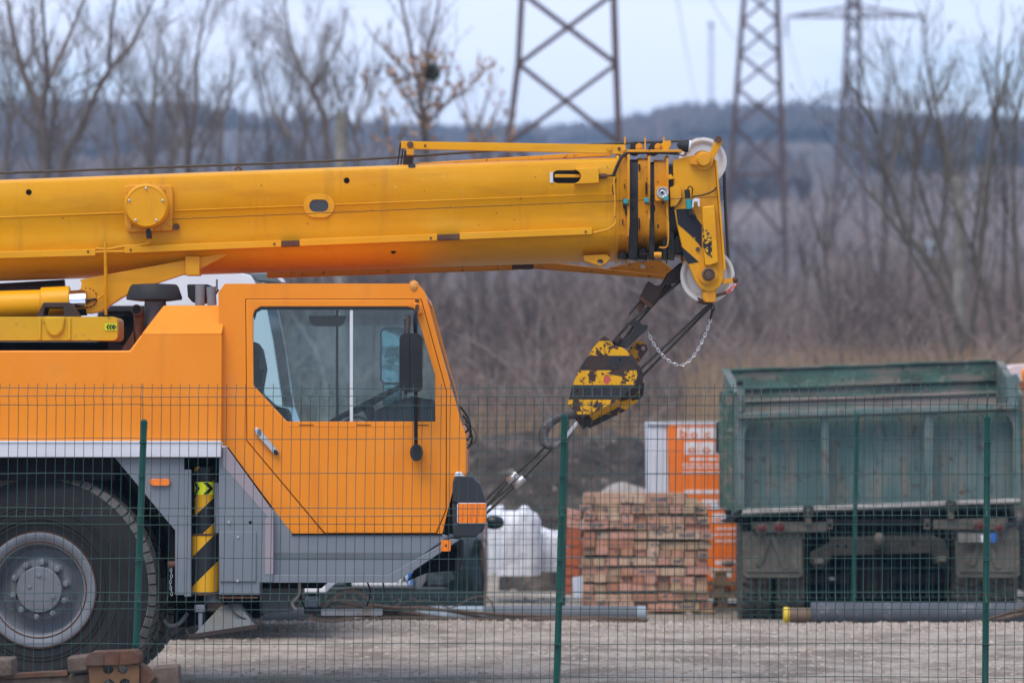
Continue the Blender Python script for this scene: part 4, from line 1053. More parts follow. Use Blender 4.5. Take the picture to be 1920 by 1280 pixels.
cp(M().r(347,480,374,516,DB,DB+.02,DB+.2), 'boom_rest_post', yellow, .005)
cp(M().pp([(339,528),(382,528),(380,552),(374,563),(350,563),(341,552)], DC, DC+.55, DC+.9), 'boom_rest_cradle', black, .01)
cp(M().lathe([(L(9,DC),0),(L(9,DC),L(42,DC))], P(365,572,DC,.5), ax, 16), 'boom_rest_pipe', grey_paint, 0)
# air intake and exhaust
cp(M().lathe([(.10,-.01),(L(53,DC),.0),(L(53,DC),.018),(L(46,DC),.085),(L(42,DC),.098),(.02,.104)], P(278,558,DC,.5), ax, 36), 'air_intake_cap', black, 0)
cp(M().lathe([(L(20,DC),0),(L(21,DC),.24),(L(20,DC),.28)], P(280,640,DC,.5), ax, 24), 'air_intake_pipe', grey_dark, 0)
ex = cp(M().tube(spline([P(236,660,DC,.45),P(247,645,DC,.45),P(250,620,DC,.45),P(250,585,DC,.42),P(249,578,DC,.3)]), L(10,DC), 16), 'exhaust_pipe', rust, 0)
M().lathe([(L(8.6,DC),0),(L(8.6,DC),.004)], P(249,578,DC,.296), (0,1,0), 16).ob('exhaust_mouth', void, ex, 0)
cp(M().pp([(216,656),(241,617),(242,656)], DC, DC+.4, DC+.45), 'exhaust_guard', rust, 0)
cp(M().tube(spline([P(386,571,DC,.3),P(396,552,DC,.3),P(404,540,DC,.3)]), .009, 6), 'roof_hose', rust, 0)
cp(M().tube([P(392,570,DC,.3),P(390,535,DC,.3)], .03, 10), 'filter_can', grey_paint, 0)
cp(M().tube([P(401,540,DC,.3),P(401,521,DC,.3)], .007, 6), 'roof_rod', grey_dark, 0)

# ---- boom
BW = .80
def btop(px): return 336.0-.0372*px
def bbot(px): return 523.0-.0318*px
SEC = [(0,.085),(.012,.035),(.035,.006),(.06,0),(.378,0),(.386,.004),(.60,.010),(.745,.016),(.80,.035),(.86,.085),(.91,.145),(.955,.22),(.985,.30),(1.0,.385)]
def bring(px, d=0.0):
    t_, b = PZ(btop(px),DB)+d, PZ(bbot(px),DB)-d
    X = PX(px,DB)
    near = [Vector((X, DB-d+ins, t_+(b-t_)*f)) for f, ins in SEC]
    far = [Vector((X, DB+BW+d-ins, t_+(b-t_)*f)) for f, ins in reversed(SEC)]
    return near+far
def bseg(name, a, b, d, mt, bev=0, parent=None):
    return M().loft([bring(a,d), bring(b,d)]).ob(name, mt, parent or crane, bev)
boom = bseg('boom_base_section', -130, 1156, 0, yellow)
def bside(px, py):                                     # depth of the boom side at a pixel
    f = (py-btop(px))/(bbot(px)-btop(px)); 
    return DB+float(np.interp(f, [s_[0] for s_ in SEC], [s_[1] for s_ in SEC]))
def bchild(m, name, mt, bev=0): return m.ob(name, mt, boom, bev)
# cable duct along the lower edge, in lengths with rusty joints
def duct(xa, ya, xb, yb, h, name='cable_duct', mt=yellow):
    return bchild(M().pp([(xa,ya),(xb,yb),(xb,yb+h),(xa,ya+h)], DB, DB-.035, DB+.06), name, mt, .004)
duct(-130,475.5,180,467,13); duct(234,462.5,528,450.5,13); duct(562,449,820,438.6,13); duct(862,437,1110,427,13)
duct(528.3,452,562,450.6,11,'rusty_joint_plate',rust); duct(820.3,440,862,438.5,11,'rusty_joint_plate',rust)
for a, b in ((166,471),(246,468),(515,457),(808,446),(1098,434),(549,457),(840,446)):
    bchild(disc(a,b+1,DB,2.4,DB-.039,.01,10), 'duct_bolt', rust)
bchild(M().tube(spline([P(180,466,DB,-.03),P(205,467,DB,-.03),P(232,462,DB,-.03),P(262,460,DB,-.03),P(281,455,DB,-.06),P(284,448,DB,-.08)]), .007, 8), 'cable_loop', yellow)
bchild(M().tube(spline([P(180,473,DB,-.03),P(205,472,DB,-.03),P(234,472,DB,-.03)]), .007, 8), 'cable_loop', yellow)
bchild(M().tube([P(-130,412.5,DB,-.0),P(236,398.5,DB,-.0)], .0042, 6), 'weld_seam', yellow)
bchild(M().tube([P(326,395,DB,-.0),P(570,385.7,DB,-.0)], .0042, 6), 'weld_seam', yellow)
bchild(M().tube([P(628,383.5,DB,-.0),P(1154,363,DB,-.0)], .0042, 6), 'weld_seam', yellow)
# measuring cable reel
bchild(M().pp([(235,350),(246,347),(322,348),(325,360),(324,431),(316,434),(240,436),(235,420)], DB, DB-.05, DB+.02), 'reel_mount', yellow_worn, .008)
reel = bchild(M().lathe([(L(42,DB),.10),(L(42,DB),.03),(L(40,DB),.01),(L(37,DB),.0),(L(36,DB),.004),(.01,.002)], P(277,388,DB,-.14), (0,1,0), 40), 'cable_reel', yellow)
for a in (90,18,-54,-126,162):
    M().lathe([(.0085,0),(.0085,.006),(.004,.008)], P(277+33*math.cos(R(a)),388-33*math.sin(R(a)),DB,-.142), (0,-1,0), 8).ob('reel_bolt', steel, reel, 0)
for a, b in ((241,358),(306,356),(244,424),(310,426)): bchild(disc(a,b,DB,5,DB-.062,.02,10), 'mount_bolt', yellow_worn)
bchild(M().tube([P(280,430,DB,-.09),P(282,448,DB,-.09)], .018, 10), 'cable_gland', black)
bchild(M().r(274,427,288,434,DB,DB-.10,DB-.04), 'gland_bracket', yellow, .003)
bchild(disc(331,425,DB,6,DB-.03,.03,12), 'mount_lug', rust)
bchild(M().tube([P(324,412,DB,-.075),P(800,392,DB,-.05),P(1155,377.6,DB,-.035),P(1345,369.8,DB,-.03)], .0022, 6), 'length_cable', rust_dark)
# openings in the boom side: dark plates stand in for the shade inside
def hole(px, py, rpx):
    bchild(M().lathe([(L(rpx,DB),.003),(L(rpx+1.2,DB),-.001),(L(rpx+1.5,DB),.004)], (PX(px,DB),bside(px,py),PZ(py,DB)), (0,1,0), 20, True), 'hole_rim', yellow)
    bchild(disc(px,py,DB,rpx,bside(px,py)-.0015,.003,20), 'dark_hole_disc', void)
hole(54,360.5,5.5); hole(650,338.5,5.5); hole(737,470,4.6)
def stad(cx, cy, w_, h): return rrect(cx-w_,cy-h,cx+w_,cy+h,h*.98,7)
bchild(M().pp(stad(598,386,29,22), DB, DB-.006, DB+.01, holes=[stad(598,386,18,11.5)]), 'inspection_boss', yellow, .003)
bchild(M().pp(stad(598,386,18,11.5), DB, DB-.001, DB+.004), 'inspection_hole', mat('grey_inner_section', (.05,.058,.068), .6))
bchild(M().tube([P(445,318,DB,.1)+Vector((.02*math.cos(a),0,.02*math.sin(a))) for a in np.linspace(0,3.1416,8)], .006, 6), 'lifting_eye', rust)
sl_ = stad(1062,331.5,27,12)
bchild(M().pp(sl_, DB, DB-.0015, DB+.004), 'dark_slot_plate', void)
bchild(M().r(1031,323,1037,343,DB,DB-.008,DB+.004), 'slot_plate', alu, .001)
bchild(M().r(1040,327,1088,333,DB,DB-.004,DB+.002), 'slot_latch_rod', yellow, .002)
bchild(M().pp([(1076,317),(1122,315.5),(1123,344),(1076,346),(1086,340),(1090,331),(1086,323)], DB, DB-.045, DB+.01), 'slot_cover', yellow, .004)
bchild(M().tube([P(1122,331,DB,-.02),P(1138,330,DB,-.02)], .016, 8), 'adjusting_nut', rust)
bchild(M().tube([P(1138,330,DB,-.02),P(1154,329,DB,-.02)], .007, 8), 'adjusting_bolt', rust)
bchild(M().pp(stad(772,311,7,3.6), DB, DB+.002, DB+.02), 'top_slot', charcoal)
# scuffs, drips and rust runs on the side paint
rs2 = random.Random(8)
for i in range(34):
    px = rs2.uniform(20,1140); py = rs2.uniform(btop(px)+14, bbot(px)-36); r_ = rs2.uniform(.5,1.5)
    bchild(M().pp([(px+r_*math.cos(a)*rs2.uniform(.6,1.3),py+r_*math.sin(a)*rs2.uniform(.6,1.6)) for a in np.linspace(0,5.5,6)], DB, bside(px,py)-.0012, bside(px,py)+.001), 'paint_chip', rust)
# collars of the telescopic sections
collar_y = mat('grimy_collar_paint', (.66,.27,.006), .42, layers=[(3,.45,.7,(.52,.20,.01),.7),(7,.60,.68,(.10,.05,.015),.7,(1,1,.5)),(30,.62,.68,RUST,.9)])
for a, b, d, mt, nm in ((1156,1160,.014,yellow,'collar_flange'),(1160,1176,.004,collar_y,'boom_collar'),(1176,1180.5,.030,yellow_worn,'collar_flange'),(1180.5,1196.5,-.020,charcoal,'telescopic_section'),
                        (1196.5,1214.5,-.012,collar_y,'boom_collar'),(1214.5,1219,.014,yellow_worn,'collar_flange'),(1219,1227,-.040,charcoal,'telescopic_section'),(1227,1249,-.028,collar_y,'boom_collar'),(1249,1253.5,-.002,yellow_worn,'collar_flange'),(1253.5,1276,-.055,charcoal,'telescopic_section')):
    bseg(nm, a, b, d, mt)
# greasy wear pads low on the collars
for px, w_, y0 in ((1187,9,392),(1222,6,410),(1258,7,430),(1246,5,445)):
    cp(M().pp([(px-w_+2,y0),(px+w_-2,y0+6),(px+w_,y0+50),(px+w_-1,488),(px-w_,486),(px-w_+1,y0+40)], DB, DB-.018, DB+.15), 'greasy_wear_pad', grease, .006)
for px, a, b in ((1168,470,486),(1205,462,487),(1238,458,484),(1272,440,478)):
    cp(M().pp([(px-9,a+6),(px,a),(px+9,a+4),(px+10,b),(px-10,b-2)], DB, DB+.08, DB+.6), 'grease_build_up', grease, .01)
for a, b in ((1172,378),(1211,376)):
    t_ = cp(M().r(a-3.5,b-4.5,a+5,b+4.5,DB,DB-.05,DB-.025), 'cable_guide', teal, .003)
    M().r(a-2,b+4.6,a+9,b+8,DB,DB-.045,DB-.01).ob('guide_bracket', rust, t_, 0)
cp(M().pp(rrect(1228,350,1253,377,3), DB, DB-.045, DB+.03), 'end_switch_plate', yellow_worn, .004)
ec = cp(M().lathe([(L(11.5,DB),.03),(L(11.5,DB),0),(L(9,DB),-.004),(L(6,DB),.006),(.006,.0)], P(1242,362,DB,-.06), (0,1,0), 24), 'end_cap', steel)
M().lathe([(.010,0),(.010,.01)], P(1241,362,DB,-.068), (0,1,0), 12).ob('cap_core', black, ec, 0)
cp(M().r(1244,369,1252,377.5,DB,DB-.08,DB-.06), 'cable_guide', teal, .003)
# hoses over the collars
cp(M().tube(spline([P(1150,330,DB,-.03),P(1158,310,DB,-.04),P(1168,293,DB,-.03),P(1185,287,DB,.0),P(1230,286,DB,.0),P(1272,288,DB,.0)]), .011, 8), 'cable_hose', black, 0)
cp(M().tube(spline([P(1152,333,DB,-.03),P(1151,350,DB,-.03),P(1153,380,DB,-.03),P(1152,405,DB,-.03),P(1154,418,DB,-.03),P(1140,430,DB,-.03),P(1112,437,DB,-.03)]), .007, 8), 'cable_hose', yellow_worn, 0)
cp(M().tube(spline([P(1155,336,DB,-.03),P(1149,352,DB,-.03),P(1151,366,DB,-.03)]), .006, 6), 'cable_hose', black, 0)
cp(M().r(1168,281,1278,286,DB,DB-.02,DB+.1), 'hose_tray', yellow_worn, .003)
# top rest arms and rollers
cp(M().pp([(752,264),(776,265),(1168,271),(1173,272),(1174,290),(1138,287),(776,279),(752,278)], DB, DB+.02, DB+.09), 'rope_guide_arm', yellow, .005)
cp(M().pp([(745,300),(1150,275),(1150,284),(800,303),(745,309)], DB, DB+.5, DB+.58), 'rope_guide_arm', yellow_worn, .004)
cp(M().pp([(757,279),(774,279),(771,307),(754,307)], DB, DB+.15, DB+.5), 'arm_post', rust_dark, .004)
cp(disc(769,271,DB,6,DB+.005,.03,14), 'arm_pivot', rust, .002)
cp(disc(797,273,DB,2.4,DB+.012,.02,10), 'arm_bolt', rust, 0)
cp(M().r(762,279,776,291,DB,DB+.01,DB+.06), 'pivot_block', yellow_worn, .004)
for a in (1143,1161): cp(disc(a,278.5,DB,5 if a < 1150 else 3,DB+.008,.02,12), 'arm_bolt', yellow_worn if a < 1150 else rust, .002)
for a in (745,751): cp(M().tube([P(a+6,267,DB,.03),P(a,307,DB,.1)], .005, 6), 'arm_stay', rust_dark, 0)
for a in (1193,1229):
    ro = cp(M().lathe([(L(11,DB),0),(L(11,DB),.32),(L(6,DB),.325)], P(a,275,DB,.12), (0,1,0), 20), 'rope_roller', black, 0)
    M().lathe([(L(7,DB),0),(L(7,DB),.04),(L(4,DB),-.01)], P(a+6,274,DB,.085), (0,1,0), 16).ob('roller_cap', yellow_worn, ro, 0)
for a, h in ((1172,256),(1210,258),(1245,256)): cp(M().r(a-1.4,h,a+1.6,284,DB,DB+.05,DB+.08), 'rope_keeper', yellow_worn, .001)
cp(M().pp([(1240,270),(1246,264),(1258,263),(1259,272),(1252,283),(1244,284)], DB, DB+.04, DB+.10), 'roller_bracket', yellow, .004)
cp(M().lathe([(L(12,DB),0),(L(11,DB),.03),(L(7,DB),.06),(L(2,DB),.075)], P(1291,274,DB,.02), (-1,0,.1), 20), 'work_lamp', black, 0)
cp(M().lathe([(L(12,DB),0),(L(11.5,DB),.012)], P(1291.5,274,DB,.02), (1,0,-.1), 20), 'work_lamp_lens', alu, 0)
cp(M().tube(spline([P(1272,289,DB,0),P(1280,292,DB,0),P(1286,288,DB,0),P(1284,282,DB,.01)]), .004, 6), 'lamp_wire', black, 0)

# ---- boom head
HP = [(1262,300),(1318,287),(1336,284),(1341,300),(1348,400),(1358,505),(1357,523),(1349,538),(1338,546),(1324,546),(1312,539),(1302,524),(1291,497),(1284,486),(1269,420),(1264,390)]
head = cp(M().pp(HP, DB, DB+.02, DB+.06), 'boom_head', yellow, .005)
cp(M().pp(HP, DB, DB+.62, DB+.66), 'boom_head_plate', yellow, .005)
def hch(m, name, mt, bev=0): return m.ob(name, mt, head, bev)
hch(M().pp([(1268,302),(1330,290),(1335,300),(1337,318),(1330,318)], DB, DB+.06, DB+.62), 'head_web', yellow_worn)
hch(M().pp([(1264,310),(1290,310),(1290,480),(1284,478),(1269,416)], DB, DB+.06, DB+.62), 'head_box', grease)
hch(M().pp([(1316,388),(1339,385),(1347,492),(1336,497),(1321,497),(1319,470)], DB, DB-.03, DB+.02), 'head_rib', yellow, .008)
hch(M().pp([(1341,300),(1344,300),(1361,505),(1357,507)], DB, DB-.01, DB+.07), 'head_edge_bar', yellow, .002)
hch(M().pp([(1256,352),(1270,346),(1278,354),(1278,372),(1269,386),(1257,388)], DB, DB+.0, DB+.02), 'cover_plate', yellow, .003)
hch(M().pp([(1252,330),(1257,326),(1265,335),(1254,337)], DB, DB-.01, DB+.02), 'small_gusset', yellow, .002)
hz_black = mat('navy_black_marking', (.016,.018,.026), .5, layers=[(30,.62,.67,hazard,.9)])
hch(M().pp([(1268,392),(1290,391),(1304,405),(1316,421),(1316,466),(1310,457),(1294,440),(1271,420)], DB, DB+.0175, DB+.03), 'black_marking', hz_black)
hch(M().pp([(1316.5,421),(1330,438),(1334,446),(1335,484),(1327,480),(1318,466)], DB, DB-.0325, DB-.028), 'black_marking', mat('chipped_black_marking', (.016,.018,.024), .5, layers=[(45,.50,.56,hazard,1)]))
hch(M().pp([(1277,461),(1311,491),(1291,494.5),(1284.5,486)], DB, DB+.0175, DB+.03), 'black_marking', hz_black)
hch(disc(1308.5,467,DB,4.2,DB+.01,.02,12), 'head_bolt', rust)
hch(M().pp([(1317,541),(1343,541),(1343,560),(1341,566),(1322,566),(1318,560)], DB, DB+.03, DB+.64), 'rope_guard', yellow_worn, .006)
hch(M().pp([(1309,556),(1322,562),(1341,567),(1325,568),(1311,563)], DB, DB+.1, DB+.5), 'guard_lip', rust, .003)
def sheave(px, py, rpx, name, mid=.34, w_=.14):
    r_ = L(rpx,DB)
    pr = [(r_,-w_*.5),(r_,-w_*.32),(r_-.03,-.012),(r_-.03,.012),(r_,w_*.32),(r_,w_*.5),(r_-.022,w_*.5),(r_-.035,w_*.3),(.06,w_*.3),(.06,-w_*.3),(r_-.045,-w_*.3),(r_-.028,-w_*.45),(r_-.02,-w_*.5)]
    o = cp(M().lathe(pr, P(px,py,DB,mid), (0,1,0), 56, True), name, sheave_white, 0, smooth=35)
    M().lathe([(.07,-w_*.55),(.07,w_*.55)], P(px,py,DB,mid), (0,1,0), 20).ob('sheave_hub', rust, o, 0)
    return o
sheave(1320,299.5,45,'upper_sheave',.25); sheave(1328,515,51,'lower_sheave',.20); sheave(1328,515,51,'lower_sheave',.42)
pn_ = hch(M().lathe([(L(13,DB),.02),(L(13,DB),-.06),(L(11,DB),-.07),(.01,-.072)], P(1319,300,DB,0), (0,1,0), 28), 'sheave_pin', yellow_worn)
hch(M().lathe([(L(18,DB),.02),(L(18,DB),-.008)], P(1319,301,DB,0), (0,1,0), 28), 'pin_boss', yellow)
hch(M().pp([(1293,302),(1297,296),(1304,299),(1309,296),(1309,310),(1300,309),(1294,308)], DB, DB-.03, DB+.01), 'pin_keeper_plate', yellow_worn, .003)
pl_ = hch(M().lathe([(L(12,DB),.02),(L(12,DB),-.045),(L(9,DB),-.055),(L(8,DB),-.045),(.006,-.05)], P(1328,514,DB,0), (0,1,0), 28), 'sheave_pin', rust)
hch(M().lathe([(L(18,DB),.02),(L(18,DB),-.006)], P(1328,515,DB,0), (0,1,0), 28), 'pin_boss', yellow_worn)
hch(M().bar(P(1322,316,DB,.01), P(1349,264,DB,.01), .045, .03), 'rope_keeper_arm', yellow, .003)
hch(M().tube([P(1347,262,DB,-.02),P(1347,262,DB,.5)], .022, 10), 'keeper_bolt', rust)
hch(M().pp([(1354,523),(1375,521),(1376,529),(1356,533)], DB, DB+.03, DB+.06), 'rope_keeper_arm', yellow_worn, .003)
hch(M().ball(P(1379,524,DB,.04), .021, 12), 'keeper_bolt', rust)
rb = hch(M().pp([(1361,546),(1379,530),(1384,533),(1366,552)], DB, DB+.02, DB+.05), 'reflector_plate', mat('red_reflector', (.42,.06,.06), .35, layers=[(40,.5,.56,(.7,.62,.6),.9)]), .003)
hch(M().bar(P(1336,556,DB,.05),P(1364,548,DB,.05),.02,.03), 'keeper_strap', rust, .002)
# sensor and wiring on the head
hch(M().tube([P(1288,356,DB,-.02),P(1289,372,DB,-.02)], .018, 10), 'sensor_plug', black)
hch(M().tube([P(1291,374,DB,-.02),P(1293,392,DB,-.02)], .022, 10), 'sensor_body', teal)
hch(M().tube([P(1293,392,DB,-.02),P(1295,404,DB,-.02)], .015, 10), 'sensor_tail', black)
hch(M().pp([(1298,376),(1303,372),(1311,373),(1312,388),(1308,388),(1307,379),(1301,379),(1300,390),(1297,390)], DB, DB-.05, DB-.0), 'sensor_bracket', alu, .002)
hch(M().tube(spline([P(1288,358,DB,-.03),P(1292,350,DB,-.04),P(1298,354,DB,-.04),P(1297,366,DB,-.03)]), .004, 6), 'sensor_wire', black)
hch(M().tube(spline([P(1297,369,DB,-.03),P(1318,366,DB,-.02),P(1336,359,DB,-.01),P(1344,350,DB,.03)]), .005, 6), 'sensor_wire', black)
hch(M().tube(spline([P(1279,370,DB,0),P(1270,384,DB,-.02),P(1262,395,DB,-.01),P(1252,402,DB,-.01)]), .004, 6), 'sensor_wire', black)
hch(M().tube(spline([P(1299,394,DB,-.02),P(1304,405,DB,-.02),P(1309,416,DB,-.03)]), .003, 6), 'sensor_wire', black)
# ropes
cp(M().tube(spline([P(-130,321,DB,.36),P(0,318.5,DB,.36),P(300,308,DB,.36),P(620,296,DB,.34),P(752,289,DB,.31),P(1000,273,DB,.28),P(1172,264,DB,.26),P(1285,260,DB,.25),P(1320,256,DB,.25)],10), .0085, 8), 'hoist_rope', rope, 0)
cp(M().tube(spline([P(1361,318,DB,.25),P(1364,400,DB,.25),P(1369,485,DB,.22)],6), .0105, 8), 'hoist_rope', rope, 0)
# folding jib carried on the far side of the boom
DJ = 32.0
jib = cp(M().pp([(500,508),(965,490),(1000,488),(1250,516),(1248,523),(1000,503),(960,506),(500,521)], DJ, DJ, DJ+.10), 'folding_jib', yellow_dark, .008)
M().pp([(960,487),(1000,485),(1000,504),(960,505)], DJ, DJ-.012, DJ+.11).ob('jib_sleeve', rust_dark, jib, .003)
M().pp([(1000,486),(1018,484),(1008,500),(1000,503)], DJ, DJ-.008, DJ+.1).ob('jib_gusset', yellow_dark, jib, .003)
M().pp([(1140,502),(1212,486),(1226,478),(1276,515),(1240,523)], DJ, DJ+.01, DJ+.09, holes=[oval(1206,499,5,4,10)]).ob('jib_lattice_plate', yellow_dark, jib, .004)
M().pp([(1094,478),(1138,476),(1146,482),(1138,492),(1126,498),(1096,488)], DB, DB+.1, DB+.5, holes=[oval(1126,490,5.5,5,12)]).ob('jib_mount', yellow, jib, .004)
M().r(880,485,950,489,DJ,DJ-.005,DJ+.05).ob('jib_flat', yellow_dark, jib, 0)
# streaks of grease on the collars
for i in range(16):
    px = rs2.choice((1170,1182,1200,1210,1230,1244,1256))+rs2.uniform(-4,4); y0 = rs2.uniform(300,455); hgt = rs2.uniform(6,26); w_ = rs2.uniform(.8,2.2)
    cp(M().pp([(px-w_,y0),(px+w_*.6,y0-1),(px+w_,y0+hgt*.6),(px+w_*.3,y0+hgt),(px-w_*.8,y0+hgt*.8)], DB, DB-.022, DB+.0), 'grease_streak', grease, 0)
# boom bottom fittings at the collars
cp(M().tube([P(1198,476,DB,.05),P(1250,475,DB,.05)], .006, 8), 'retainer_rod', rust_dark, 0)
cp(M().tube([P(1226,478,DB,-.01),P(1240,478,DB,-.01)], .02, 10), 'retainer_block', yellow_worn, 0)
cp(M().tube(spline([P(1250,388,DB,-.03),P(1253,420,DB,-.03),P(1252,455,DB,-.03),P(1248,464,DB,-.02),P(1236,464,DB,-.02)]), .005, 6), 'pad_wire', yellow_worn, 0)

# ---- rope end socket hanging from the head (pinned to it)
sock = cp(M().pp([(1279,489),(1288,500),(1276,526),(1260,531),(1224,574),(1200,557),(1217,524),(1231,534),(1241,532),(1252,512)], DB, DB+.22, DB+.32), 'rope_wedge_socket', rust_dark, .012)
M().pp([(1196,575),(1210,555),(1216,560),(1206,583),(1199,584)], DB, DB+.25, DB+.29).ob('socket_clamp', rust, sock, .003)
M().tube([P(1206,558,DB,.27),P(1181,588,DB,.27)], .008, 8).ob('rope_tail', rope, sock, 0)
M().bar(P(1201,556,DB,.21),P(1225,574,DB,.21),.025,.03).ob('socket_lip', rust, sock, .002)

# ================================================================== hook block, hanging by its ropes
DH = 31.15
hook = thing('hook_block', 'yellow and black striped hook block with chipped rusty paint, pulled towards the cab', 'hook block', P(1130,790,DH,.15))
def hp_(m, name, mt, bev=.003): return m.ob(name, mt, hook, bev)
RST = (.055,.034,.028)
plate_m = stripes('chipped_hazard_paint', hazard, (.028,.030,.034), (0,0,1.0, L(55,DH), .5, -PZ(694,DH)+L(55,DH)*20), chips=[(10,.525,.545,RST),(30,.58,.60,RST)])
HB = [(1134,629),(1126,634),(1116,647),(1090,685),(1074,720),(1064,758),(1091,784),(1157,752),(1180,734),(1192.5,723),(1195,702),(1190,678),(1176,658),(1166,651),(1153,649),(1142,636)]
ox, oz = L(15.5,DH), -L(19,DH)
hp_(M().pp(HB, DH, DH, DH+.025), 'side_plate', plate_m, .004)
m = M().pp(HB, DH, DH+.27, DH+.295); m.v = [(a+ox,b,c_+oz) for a,b,c_ in m.v]
hp_(m, 'side_plate', plate_m, .004)
inner_y = mat('worn_yellow_inside', (.62,.31,.012), .5, layers=[(16,.60,.66,RST,1)])
m = M(); lo = [(1064,758),(1091,784),(1157,752),(1180,734)]
def hv(px, py, k): v = P(px,py,DH); return Vector((v.x+ox*k, DH+.025+.245*k, v.z+oz*k))
m = M().add([hv(1091,781,0),hv(1157,749,0),hv(1190,722,0),hv(1091,781,1),hv(1157,749,1),hv(1190,722,1)], [(0,1,4,3),(1,2,5,4)])
m2 = M().add([hv(1095,770,0),hv(1157,738,0),hv(1186,715,0),hv(1186,715,1),hv(1157,738,1),hv(1095,770,1)], [(0,1,4,5),(1,2,3,4)])
hp_(m2, 'bottom_shroud', inner_y, 0)
hp_(M().lathe([(L(44,DH),0),(L(44,DH),.03),(L(36,DH),.08),(L(36,DH),.10),(L(44,DH),.15),(L(44,DH),.18)], hv(1152,694,.12), Vector((ox,.245,oz)), 40), 'block_sheave', rust_dark, 0)
hp_(M().pp([(1172,668),(1190,640),(1199,637),(1213,644),(1216,655),(1203,673),(1192,690)], DH, DH+.12, DH+.16, holes=[oval(1207,652,4,4,12)]), 'lifting_lug', mat('rusty_yellow_lug', (.50,.24,.02), .6, layers=[(12,.48,.53,RST,1)]), .003)
for a, b, r_ in ((1152,685,8),): hp_(disc(a,b,DH,r_,DH-.006,.02,18), 'sheave_pin', mat('greasy_black_paint', (.03,.03,.032), .5, layers=[(14,.5,.6,RST,.8)]), .002)
for a, b in ((1126,663),(1163,674),(1180,707),(1083,732),(1117,760)): hp_(disc(a,b,DH,1.8,DH-.003,.01,8), 'plate_bolt', void, 0)
hp_(M().pp([(1133,704),(1140,702),(1147,712),(1138,721),(1131,716)], DH, DH-.001, DH+.004), 'red_paint_smear', mat('faded_red_paint', (.50,.10,.07), .6, layers=[(22,.55,.6,RST,1)]), 0)
# hook and latch
hk_m = mat('worn_forged_steel', (.09,.085,.088), .5, .2, layers=[(10,.45,.6,(.20,.20,.215),.9),(16,.55,.65,(.09,.05,.04),.9)], bump=(40,.3,.004))
hp_(M().tube([hv(1098,770,.5), hv(1079,786,.5)], [.05,.042], 14), 'hook_shank', rust_dark, 0)
hpts = spline([P(1085,779,DH,.15),P(1068,778,DH,.15),P(1046,782,DH,.15),P(1026,797,DH,.15),P(1019,816,DH,.15),P(1024,832,DH,.15),P(1040,835,DH,.15),P(1056,828,DH,.15),P(1068,815,DH,.15),P(1071,808,DH,.15)], 5)
k = len(hpts)
hp_(M().tube(hpts, [.022+.013*math.sin(math.pi*min(1,i/(k*.72)))-.016*max(0,(i/k-.75)*4) for i in range(k)], 14), 'hook', hk_m, 0)
hp_(M().pp([(1082,788),(1086,793),(1063,822),(1059,815)], DH, DH+.12, DH+.18), 'safety_latch', steel, .003)
# reeving ropes
fr_ = M().tube([P(1335,568,DB,.30), P(1201,692,DH,.14)], .0095, 8).ob('reeving_rope', rope, hook, 0)
M().tube([P(1341,568,DB,.40), P(1204,706,DH,.2)], .0095, 8).ob('reeving_rope', rope, hook, 0)
M().tube([P(1282,522,DB,.25), P(1180,605,DB,.25), P(1146,646,DH,.12)], .0095, 8).ob('reeving_rope', rope, hook, 0)
M().tube([P(1262,532,DB,.36), P(1190,610,DB,.3), P(1160,650,DH,.18)], .0085, 8).ob('reeving_rope', rope, hook, 0)
# hoist limit weight bracket riding on the ropes
br = M()
br.pp([(1178,604),(1194,599),(1215,616),(1176,652),(1146,645),(1155,634),(1170,636),(1191,615)], DH, DH+.04, DH+.13)
wt = tag(br.ob('limit_switch_weight', mat('dull_black_steel', (.03,.03,.032), .6, layers=[(12,.5,.7,(.06,.05,.045),.7)]), None, .006), 'black limit switch bracket clamped on the ropes above the hook block', 'bracket')
M().pp([(1149,640),(1160,629),(1168,634),(1158,645)], DH, DH+.02, DH+.15).ob('rope_clamp', rust_dark, wt, .006)
M().ball(P(1211,612,DH,.08), .016, 10).ob('chain_eye', rust_dark, wt, 0)
# chain
ch = thing('limit_chain', 'thin bright chain sagging from the boom head to the rope bracket', 'chain', P(1280,683,DH,.1))
cpts = spline([P(1334,597,DH,.1),P(1327,618,DH,.1),P(1313,648,DH,.1),P(1297,672,DH,.1),P(1278,684,DH,.1),P(1258,678,DH,.1),P(1240,662,DH,.1),P(1226,643,DH,.1),P(1216,622,DH,.1)], 40)
cum = [0]
for i in range(len(cpts)-1): cum.append(cum[-1]+(cpts[i+1]-cpts[i]).length)
nl = int(cum[-1]/.0245)
for i in range(nl):
    s_ = cum[-1]*(i+.5)/nl; j = max(q for q in range(len(cum)) if cum[q] <= s_); j = min(j, len(cpts)-2)
    c_ = cpts[j].lerp(cpts[j+1], (s_-cum[j])/(cum[j+1]-cum[j])); t_ = (cpts[j+1]-cpts[j]).normalized()
    nrm = Vector((0,1,0)) if i%2 else t_.cross(Vector((0,1,0))); nrm = (nrm*.9+Vector((0,.3,0))).normalized()
    M().tube([c_+t_*math.cos(a)*.0165+nrm*math.sin(a)*.0085 for a in np.linspace(0,6.283,11)], .0030, 5, False).ob('chain_link', mat('zinc_chain', (.62,.62,.63), .3, .6) if i == 0 else bpy.data.materials['zinc_chain'], ch, 0)
M().tube([P(1338,572,DH,.1)+Vector((.010*math.cos(a)-.003*math.sin(a),0,.022*math.sin(a)-.015)) for a in np.linspace(0,6.283,12)], .004, 6, False).ob('chain_hook', rust_dark, ch, 0)
M().tube([P(1338,578,DH,.1),P(1333,598,DH,.1)], .008, 8).ob('chain_swivel', rust_dark, ch, 0)
